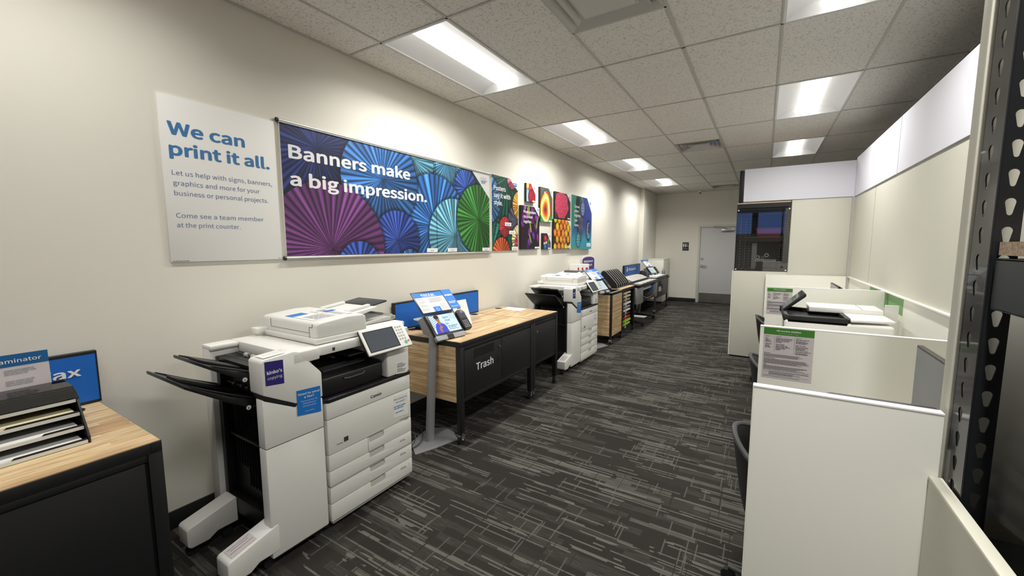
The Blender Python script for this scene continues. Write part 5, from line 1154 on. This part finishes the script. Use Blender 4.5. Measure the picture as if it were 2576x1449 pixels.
m = MB(); m.box(gx0, YF - .004, gz1 + .001, gx1 - .01, YF + .4, gz1 + .016); m.obj('board_top', PBOARD, t)
m = MB(); m.box(gx0 + .004, YF - .003, gz0 + .004, gx1 - .004, YF + .002, gz1 - .07); m.obj('clear_front', GLASS, t)
for x, z in ((gx0 + .02, gz1 - .085), (gx1 - .02, gz1 - .085), (gx0 + .02, gz0 + .02), (gx1 - .02, gz0 + .02)):
    m = MB(); m.cyl((x, YF - .003, z), (x, YF - .012, z), 0.009, 14); m.obj('fixing_cap', PLW, t)
def perfpost(parent, x, y, z0, z1, wd=0.036, nm_='perforated_post'):
    m = MB(); m.box(x, y, z0, x + wd, y + .004, z1); m.obj(nm_, BLKM, parent)
    m = MB(); z = z0 + 0.02
    while z < z1 - 0.02: m.box(x + wd * .35, y - .0012, z, x + wd * .65, y - .0002, z + 0.016); z += 0.038
    m.obj('post_holes', INKL, parent, kind=None)
for x, y in ((gx0 + .035, YF + .10), (gx0 + .09, YF + .30), (gx0 + .14, YF + .42), (gx1 - .11, YF + .3), (gx1 - .07, YF + .12)): perfpost(t, x, y, gz0 + .015, gz1 - .17)
m = MB(); m.box(gx0 + .1, YF + .12, 1.64, gx1 - .06, YF + .54, 1.70); m.obj('inner_shelf', mat('dark_shelf', S(70, 68, 66), 0.6), t)
m = MB(); m.box(gx0 + .1, YF + .115, 1.70, gx1 - .06, YF + .12, 1.706); m.obj('shelf_edge', TAN, t)
m = MB(); m.box(gx0 + .20, YF + .20, gz0 + .02, gx0 + .26, YF + .23, 1.62); m.obj('clear_rail', PLG, t)
m = MB(); m.box(gx1 - .045, YF + .2, 1.42, gx1 - .02, YF + .24, 1.68); m.box(gx1 - .045, YF + .2, 1.72, gx1 - .02, YF + .24, 2.0); m.obj('side_strip', PAPER, t)
t = thing('storage_bin', 'pink-red open bin on the upper shelf inside the glass case', 'bin', (2.82, YF + .3, 1.7))
m = MB(); m.prism([(2.70, 1.706), (2.96, 1.706), (2.985, 1.82), (2.675, 1.82)], 'y', YF + .16, YF + .40); m.obj('bin_body', PINKB, t, bevel=0.006)
m = MB(); m.box(2.668, YF + .15, 1.82, 2.992, YF + .41, 1.83); m.obj('bin_rim', PINKB, t)
t = thing('tape_tray', 'white slotted tray on the floor of the glass case under the tape rolls', 'tray', (2.80, YF + .28, gz0 + .012))
m = MB(); m.box(2.69, YF + .20, gz0 + .013, 2.93, YF + .36, gz0 + .05); m.box(2.70, YF + .22, gz0 + .05, 2.92, YF + .35, gz0 + .125); m.obj('pedestal', CHAR, t)
m = MB(); m.box(2.685, YF + .195, gz0 + .126, 2.935, YF + .36, gz0 + .155); m.obj('tray_rim', PAPER, t)
m = MB()
for k in range(9): m.box(2.70 + k * .025, YF + .1935, gz0 + .133, 2.708 + k * .025, YF + .1945, gz0 + .150)
m.obj('slots', CHAR, t)
def ring(cx_, cy_, cz_, R, r_, wd, mt_, label):
    m = MB(); n = 24; vs = []
    for yy in (cy_, cy_ + wd):
        for rr in (R, r_):
            vs += [(cx_ + rr * math.cos(2 * PI * k / n), yy, cz_ + rr * math.sin(2 * PI * k / n)) for k in range(n)]
    fs = []
    for k in range(n):
        k2_ = (k + 1) % n; fs += [(k, k2_, n + k2_, n + k), (2 * n + k, 3 * n + k, 3 * n + k2_, 2 * n + k2_), (k, 2 * n + k, 2 * n + k2_, k2_), (n + k, n + k2_, 3 * n + k2_, 3 * n + k)]
    m.add(vs, fs); o = m.obj('tape_roll', mt_); recentre(o, (cx_, cy_, cz_ - R)); tag(o, label, 'tape roll', 'tape rolls in the glass case'); return o
zt = gz0 + .156
ring(2.715, YF + .22, zt + .027, .027, .015, .04, PAPER, 'white tape roll at the left end of the tray in the glass case')
ring(2.775, YF + .22, zt + .022, .022, .013, .04, PLG, 'grey-white tape roll, second from the left in the tray in the glass case')
ring(2.822, YF + .23, zt + .058, .028, .016, .04, PAPER, 'white tape roll perched highest on the tray in the glass case')
ring(2.872, YF + .23, zt + .026, .026, .014, .04, CHAR, 'dark tape roll at the right end of the tray in the glass case')

def cubicle(label, x0, x1, y, z=1.2):
    t = thing('cubicle_panel', label, 'partition', ((x0 + x1) / 2, y + .0125, 0), 'white cubicle partitions')
    m = MB(); m.box(x0, y, 0.012, x1, y + 0.025, z - 0.004); m.obj('panel', WHITE, t, bevel=0.001)
    m = MB(); m.box(x0 - 0.0015, y - 0.0015, z - 0.004, x1, y + 0.0265, z); m.box(x0 - 0.002, y - 0.001, 0.0, x0, y + 0.026, z - .004); m.obj('edge_trim', mat('bright_edge_band', S(244, 243, 238), 0.4), t)
    return t
cubicle('tall white partition at the front right, nearest the camera', 2.780, 3.168, 1.32)
cubicle('white partition carrying the larger All access station notice', 2.792, 3.688, 2.34)
cubicle('white partition with the smaller All access station notice behind the white office printer', 2.828, 3.688, 4.62)
cubicle('farthest white partition, standing against the cream end display', 2.828, 3.678, 6.50)
def notice(label, x, y, zt):
    t = thing('notice', label, 'notice', (x + .1, y, zt - .25), 'All access station notices')
    m = MB(); m.box(x, y - .0012, zt - .252, x + .202, y, zt); m.obj('sheet', PAPG, t)
    m = MB(); m.box(x, y - .0018, zt - .034, x + .202, y - .0012, zt); m.obj('header', GREEN, t)
    text('header_lettering', 'All access station', (x + .101, y - .0018, zt - .017), RX, UZ, 0.0145, WTXT, t, 0.025, 'CENTER', width=0.098)
    text('header_lettering', 'Connect. Create. Print.', (x + .101, y - .0018, zt - .028), RX, UZ, 0.009, mat('pale_green_lettering', S(170, 215, 150), .5), t, 0.0, 'CENTER', width=0.078)
    text('column_head', 'Printing', (x + .008, y - .0012, zt - .044), RX, UZ, 0.006, INK, t, 0.02); text('column_head', 'Computing', (x + .052, y - .0012, zt - .044), RX, UZ, 0.006, INK, t, 0.02); text('column_head', 'Accessories', (x + .132, y - .0012, zt - .044), RX, UZ, 0.006, INK, t, 0.02)
    rows = [(.008, -.055, .01, .003)] + [(.008, -.062 - k * .005, .02 + .006 * (k == 2), .003) for k in range(3)] + [(.008, -.083, .026, .0035)] + [(.008, -.090 - k * .005, .018 + .006 * (k == 2), .003) for k in range(3)]
    rows += [(.052, -.053 - k * .0062, (.066, .064, .052, .024)[k], .0035) for k in range(4)] + [(.052, -.083, .035, .0035)] + [(.052, -.090 - k * .0062, (.048, .058, .040, .024)[k], .0035) for k in range(4)]
    rows += [(.132, -.052, .05, .0035)] + para(.132, -.058, .05, 4, .0022, .0038, 1) + [(.132, -.080, .044, .0035)] + para(.132, -.086, .05, 5, .0022, .0038, 2) + [(.132, -.109, .06, .0035)] + para(.132, -.115, .058, 3, .0022, .0038, 3)
    textlines('column_print', t, (x, y - .0012, zt), RX, UZ, rows, INK, seed=11)
    rows = [(.006, -.128, .028, .0025)] + para(.006, -.133, .186, 5, .0018, .0032, 4) + [(.006, -.152, .05, .0025)] + para(.006, -.157, .186, 8, .0018, .0032, 5) + [(.006, -.186, .015, .0025)] + para(.006, -.191, .186, 6, .0018, .0032, 6) + [(.006, -.212, .186, .002), (.03, -.219, .16, .002), (.006, -.244, .15, .002)] + para(.03, -.226, .13, 3, .0022, .0038, 8)
    textlines('small_print', t, (x, y - .0012, zt), RX, UZ, rows, INK, seed=12)
    m = MB()
    for xx in (.046, .126): m.box(x + xx, y - .0018, zt - .122, x + xx + .0008, y - .0012, zt - .042)
    for a in ((.006, -.238, .192, .0006), (.006, -.221, .192, .0006)): m.box(x + a[0], y - .0018, zt + a[1], x + a[2], y - .0012, zt + a[1] + .0008)
    m.obj('rules', INK, t)
    return t
notice('larger green-topped All access station notice, on the partition nearer the camera', 2.806, 2.3384, 1.195)
notice('smaller green-topped All access station notice, seen behind the white office printer', 2.834, 4.6184, 1.185)

# worktops in the cubicle bays
for ya, yb, lb in ((1.392, 2.335, 'white worktop inside the nearest cubicle bay'), (4.65, 6.495, 'white worktop inside the farthest cubicle bay')):
    t = thing('worktop', lb, 'worktop', (3.4, (ya + yb) / 2, 0))
    m = MB(); m.box(3.10, ya, 0.72, 3.705, yb, 0.745); m.obj('top', WHITE, t, bevel=0.002)
    m = MB(); m.box(3.13, ya, 0.0, 3.66, ya + .03, 0.72); m.obj('support', WHITE, t)
    m = MB(); m.box(3.13, yb - .03, 0.0, 3.66, yb, 0.72); m.obj('support', WHITE, t)
# monitors
def monitor(label, x, y0, y1, z0, z1):
    t = thing('monitor', label, 'monitor', (x + .1, (y0 + y1) / 2, 0.745))
    m = MB(); m.box(x, y0, z0, x + 0.018, y1, z1); m.obj('bezel', BLK, t, bevel=0.003)
    m = MB(); m.box(x - .0012, y0 + .008, z0 + .02, x, y1 - .008, z1 - .008); m.obj('screen', mat('idle_screen_reflection', S(96, 102, 112), 0.22, spec=0.7), t)  # grey-blue base colour stands in for reflections on the switched-off screen
    m = MB(); m.prism([(x + .018, z0 + .03), (x + .018, z1 - .012), (x + .035, z1 - .012), (x + .055, z1 - .06), (x + .055, z0 + .08)], 'y', y0 + .03, y1 - .03); m.obj('rear_shell', CHAR, t, bevel=0.004)
    ym = (y0 + y1) / 2
    m = MB(); m.box(x + .055, ym - .035, 0.755, x + .075, ym + .035, z0 + .2); m.obj('stand_neck', BLK, t)
    m = MB(); m.box(x - .03, ym - .12, 0.7455, x + .14, ym + .12, 0.755); m.obj('stand_foot', BLK, t, bevel=0.004)
monitor('large monitor with a grey-blue reflection on its screen in the nearest cubicle bay', 3.30, 1.56, 2.10, 0.86, 1.218)
monitor('small distant monitor seen over the white office printer', 3.38, 4.70, 5.20, 0.87, 1.215)
t = thing('phone_dock', 'small grey device on the worktop right of the distant monitor', 'device', (3.6, 4.75, 0.745))
m = MB(); m.box(3.52, 4.70, 0.746, 3.66, 4.86, 1.08); m.obj('body', PLG, t, bevel=0.006); m = MB(); m.box(3.515, 4.69, 1.08, 3.665, 4.87, 1.10); m.obj('lid', CHAR, t, bevel=0.004)
t = thing('desktop_scanner', 'long dark flat-topped scanner just behind the nearest partition', 'scanner', (3.08, 1.6, 0))
m = MB(); m.opoly((0, 0, 1.10), (1, 0, 0), (0, 1, 0), [(2.975, 1.53), (3.26, 1.53), (3.26, 1.71), (3.0, 1.71), (2.962, 1.66), (2.955, 1.60)], 0.06); m.obj('lid', CHAR, t, bevel=0.006)
m = MB(); m.box(2.98, 1.53, 0.75, 3.25, 1.70, 1.038); m.obj('body', PLG, t, bevel=0.005)
m = MB(); m.box(3.0, 1.54, 0.0, 3.10, 1.69, 0.745); m.box(2.99, 1.53, 0.0, 3.10, 1.70, 0.03); m.obj('pedestal', PLD, t)

# chairs
def make_chair(cx_, cy_):
    t = thing('office_chair', 'black bucket chair with a grey rim behind the nearest partition', 'chair', (cx_, cy_, 0), 'black bucket chairs at the cubicles')
    n = 28; A0, A1 = math.radians(78), math.radians(282); rows = 8
    def ztop(a): d = abs(a - PI) / (A1 - PI); return 0.80 - 0.20 * d ** 1.5
    def P_(a, f, off=0.0):
        zt_ = ztop(a); z = 0.46 + (zt_ - 0.46) * f; R = 0.20 + 0.055 * f ** 0.8 + off
        return (cx_ + R * math.cos(a) + 0.0, cy_ + R * 1.05 * math.sin(a), z)
    m = MB(); g = []
    for off in (0.0, 0.012):
        for i in range(rows + 1):
            for k in range(n + 1): g.append(P_(A0 + (A1 - A0) * k / n, i / rows, off))
    W_ = n + 1; L_ = W_ * (rows + 1); fs = []
    for i in range(rows):
        for k in range(n):
            if i in (5, 6) and (k in (6, 7) or k in (20, 21)): continue      # hand holes
            a = i * W_ + k; fs += [(a, a + 1, a + 1 + W_, a + W_), (L_ + a, L_ + a + W_, L_ + a + W_ + 1, L_ + a + 1)]
    for k in range(n): a = k; fs.append((a, L_ + a, L_ + a + 1, a + 1)); b = rows * W_ + k; fs.append((b, b + 1, L_ + b + 1, L_ + b))
    for i in range(rows):
        for k in (0, n): a = i * W_ + k; fs.append((a, a + W_, L_ + a + W_, L_ + a))
    m.add(g, fs); m.obj('back_shell', BLK, t, smooth=True)
    m = MB(); m.tube([P_(A0 + (A1 - A0) * k / n, 1.0, 0.006) for k in range(n + 1)], 0.011, 8); m.obj('rim', CHAR, t, smooth=True)
    m = MB(); m.lathe((cx_ + .02, cy_, 0.42), [(0.05, 0), (0.19, 0.01), (0.225, 0.04), (0.20, 0.06), (0.001, 0.05)], 28); m.obj('seat', BLK, t, smooth=True)
    m = MB(); m.cyl((cx_, cy_, 0.09), (cx_, cy_, 0.42), 0.025, 16); m.obj('gas_column', CHAR, t)
    for k in range(5):
        a = k * 2 * PI / 5 + .3; d = Vector((math.cos(a), math.sin(a), 0)); c_ = Vector((cx_, cy_, 0))
        m = MB(); m.cyl(c_ + Vector((0, 0, .10)), c_ + d * .27 + Vector((0, 0, .07)), 0.018, 10, 0.012); lg = m.obj('base_leg', CHAR, t, smooth=True)
        m = MB(); e_ = c_ + d * .27; s_ = Vector((-d.y, d.x, 0)); m.cyl(e_ - s_ * .014 + Vector((0, 0, .03)), e_ + s_ * .014 + Vector((0, 0, .03)), 0.03, 16); m.obj('castor', RUB, lg)
    return t
ch = make_chair(2.975, 1.98)
dup(ch, (3.0, 4.10 - 0.70, 0), 'black bucket chair, lower of the two glimpsed left of the printer bay')
dup(ch, (3.01, 5.35, 0), 'black bucket chair, upper and farther of the two glimpsed past the notices')

# office printer
t = thing('office_printer', 'white office printer with a black tray rim and raised black control panel behind the partition', 'printer', (3.27, 4.1, 0))
m = MB(); m.box(2.955, 3.80, 0.05, 3.60, 4.45, 1.015); m.obj('body', PLW, t, bevel=0.02, seg=3)
m = MB(); m.box(2.99, 3.84, 0.0, 3.56, 4.41, 0.05); m.obj('plinth', CHAR, t)
m = MB(); m.prism([(3.355, 3.795), (3.61, 3.85), (3.60, 4.46), (3.13, 4.46), (3.13, 4.24), (3.355, 4.24)], 'z', 1.03, 1.048); m.obj('top_cover', PLW, t, bevel=0.004)
m = MB(); m.box(3.13, 4.15, 1.045, 3.60, 4.46, 1.085); m.obj('scanner_lid', PLW, t, bevel=0.006)
m = MB(); m.box(3.47, 4.14, 1.0855, 3.473, 4.46, 1.0865); m.obj('lid_seam', PLD, t)
m = MB()
rim = [(2.945, 3.87), (2.975, 3.80), (3.335, 3.80), (3.36, 3.84), (3.355, 4.24), (2.945, 4.40)]
m.prism(rim, 'z', 1.005, 1.018)
for i in range(len(rim)):
    a, b = Vector(rim[i] + (0,)), Vector(rim[(i + 1) % len(rim)] + (0,)); d = (b - a).normalized(); nn = Vector((-d.y, d.x, 0))
    m.add([a + Vector((0, 0, 1.0)), b + Vector((0, 0, 1.0)), b + nn * .03 + Vector((0, 0, 1.0)), a + nn * .03 + Vector((0, 0, 1.0)), a + Vector((0, 0, 1.05)), b + Vector((0, 0, 1.05)), b + nn * .03 + Vector((0, 0, 1.05)), a + nn * .03 + Vector((0, 0, 1.05))], [(0, 1, 2, 3), (4, 5, 6, 7), (0, 1, 5, 4), (1, 2, 6, 5), (2, 3, 7, 6), (3, 0, 4, 7)])
m.obj('tray_rim', BLK, t, bevel=0.002)
m = MB(); m.prism([(2.945, 1.06), (2.96, 1.045), (3.10, 1.175), (3.10, 1.195), (3.085, 1.205)], 'y', 4.06, 4.34); m.obj('control_panel', BLK, t, bevel=0.006)
m = MB(); m.obox((2.952, 4.33, 1.0695), (0, -1, 0), (0.137, 0, 0.139), 0.26, 0.15, 0.001); m.obj('panel_screen', SCRN, t)
m = MB(); m.box(2.9535, 3.98, 0.55, 2.955, 4.10, 0.98); m.obj('green_label', GREEN, t)
t = thing('frosted_screen', 'frosted clear screen between the white printer and the green strip on the display wall', 'screen', (3.63, 4.5, 0.0))
m = MB(); m.box(3.606, 4.17, 0.0, 3.688, 4.176, 1.125); m.obj('sheet', FROST, t)
m = MB(); m.box(3.606, 4.1695, 1.125, 3.688, 4.1765, 1.13); m.obj('edge', WHITE, t)

# ================================================================== NEAR RACK
t = thing('tall_screen', 'tall cream panel behind the perforated black post at the right edge', 'display panel', (3.6, 1.36, 0))
m = MB(); m.box(3.177, 1.345, 0.0, 4.2, 1.388, 3.0); m.obj('board', CREAM, t, bevel=0.002)
t = thing('shelving_rack', 'black perforated steel rack with a particle board shelf at the right edge', 'shelving rack', (3.4, 0.6, 0))
def keyhole(y0, z, wd, hh):
    """outline of a teardrop slot, counter clockwise in (u, z)"""
    pts = []
    for k in range(9): a = -0.35 + (PI + 0.7) * k / 8; pts.append((y0 + wd / 2 * math.cos(a), z + hh * .22 + wd / 2 * math.sin(a)))
    for k in range(5): a = PI + PI * k / 4; pts.append((y0 + wd * .27 * math.cos(a), z - hh * .30 + wd * .27 * math.sin(a)))
    return pts
def perf_plate(u0, u1, z0, z1, pitch, uc, wd, hh, toP, toQ):
    """a thin steel strip really pierced with teardrop slots"""
    m = MB(); n = int((z1 - z0) / pitch)
    for k in range(n):
        za, zb = z0 + k * pitch, z0 + (k + 1) * pitch; hole = keyhole(uc, (za + zb) / 2, wd, hh); N_ = len(hole)
        # outer ring points matched by angle
        out = []
        cz = (za + zb) / 2
        for (u, z) in hole:
            du, dz = u - uc, z - cz; s_ = min(((u1 - uc) if du > 0 else (uc - u0)) / max(abs(du), 1e-6), (pitch / 2) / max(abs(dz), 1e-6)); out.append((uc + du * s_, cz + dz * s_))
        for f in (toP, toQ):
            b = len(m.v); m.v += [f(*p) for p in hole] + [f(*p) for p in out]
            for i in range(N_): j = (i + 1) % N_; m.f.append([b + i, b + j, b + N_ + j, b + N_ + i]); m.mi.append(0)
            # corners
            for (uu, zz) in ((u0, za), (u1, za), (u1, zb), (u0, zb)):
                # nearest consecutive outer points bracketing the corner
                best = None
                for i in range(N_):
                    p, q2_ = out[i], out[(i + 1) % N_]
                    if (abs(p[0] - uu) < 1e-6 and abs(q2_[1] - zz) < 1e-6) or (abs(q2_[0] - uu) < 1e-6 and abs(p[1] - zz) < 1e-6): best = i
                if best is not None:
                    c_ = len(m.v); m.v.append(f(uu, zz)); m.f.append([b + N_ + best, b + N_ + (best + 1) % N_, c_]); m.mi.append(0)
        b = len(m.v); m.v += [toP(*p) for p in hole] + [toQ(*p) for p in hole]
        for i in range(N_): j = (i + 1) % N_; m.f.append([b + i, b + j, b + N_ + j, b + N_ + i]); m.mi.append(0)
    return m
STG = mat('gloss_black_steel', S(40, 42, 45), 0.28, metal=0.35, coat=0.4)
def vtx(p): return tuple(p)
Z0, Z1, PT = 0.10, 3.0, 0.0572
m = perf_plate(1.232, 1.322, Z0, Z1, PT, 1.280, 0.022, 0.036, lambda u, z: (3.180, u, z), lambda u, z: (3.1825, u, z)); m.obj('post_side', STG, t)
m = perf_plate(3.1825, 3.220, Z0, Z1, PT, 3.2015, 0.0165, 0.042, lambda u, z: (u, 1.232, z), lambda u, z: (u, 1.2345, z)); m.obj('post_face', STG, t)
m = MB(); m.cyl((3.182, 1.2335, Z0), (3.182, 1.2335, Z1), 0.0022, 12); m.box(3.18, 1.320, Z0, 3.186, 1.326, Z1); m.obj('post_bend', STG, t, smooth=True)
m = MB(); m.box(3.19, -1.1, 1.576, 3.70, 1.222, 1.603); m.obj('particle_board_shelf', PBOARD, t)
m = MB(); m.box(3.187, -1.1, 1.468, 3.1895, 1.222, 1.568); m.box(3.187, -1.1, 1.566, 3.25, 1.222, 1.570); m.box(3.187, -1.1, 1.466, 3.215, 1.222, 1.469); m.obj('shelf_beam', mat('dark_blue_steel', S(44, 52, 58), 0.35, metal=0.4), t)
m = MB(); m.box(3.187, -1.1, 0.86, 3.1895, 1.222, 0.955); m.box(3.19, -1.1, 0.955, 3.70, 1.222, 0.975); m.obj('lower_shelf', BLKM, t)
for px, py in ((3.185, -1.14), (3.68, 1.19), (3.68, -1.14)):
    m = MB(); m.box(px, py, 0.0, px + .036, py + .036, 3.0); m.obj('post', STG, t)
m = MB(); m.box(3.18, 1.232, 0.0, 3.22, 1.32, 0.10); m.obj('post_foot', STG, t)
t = thing('black_carton', 'black carton low in the rack at the bottom right corner', 'box', (3.45, 0.75, 0.0))
m = MB(); m.box(3.23, 0.0, 0.0, 3.66, 1.17, 0.85); m.obj('carton', BLKD, t, bevel=0.004)
m = MB(); m.box(3.26, 0.15, 0.976, 3.64, 1.12, 1.0); o = m.obj('black_tray', BLKD); recentre(o, (3.45, .6, .976)); tag(o, 'flat black tray on the lower shelf of the rack', 'tray')
t = thing('low_panel', 'low white panel with a cream top edge at the bottom right corner', 'partition', (3.165, 0.3, 0))
m = MB(); m.box(3.152, -1.2, 0.0, 3.174, 1.318, 1.034); m.obj('panel', CREAM, t)
m = MB(); m.box(3.1505, -1.2, 1.034, 3.1755, 1.318, 1.044); m.obj('top_edge', mat('edge_wood_white', S(206, 205, 190), 0.5), t, bevel=0.002)
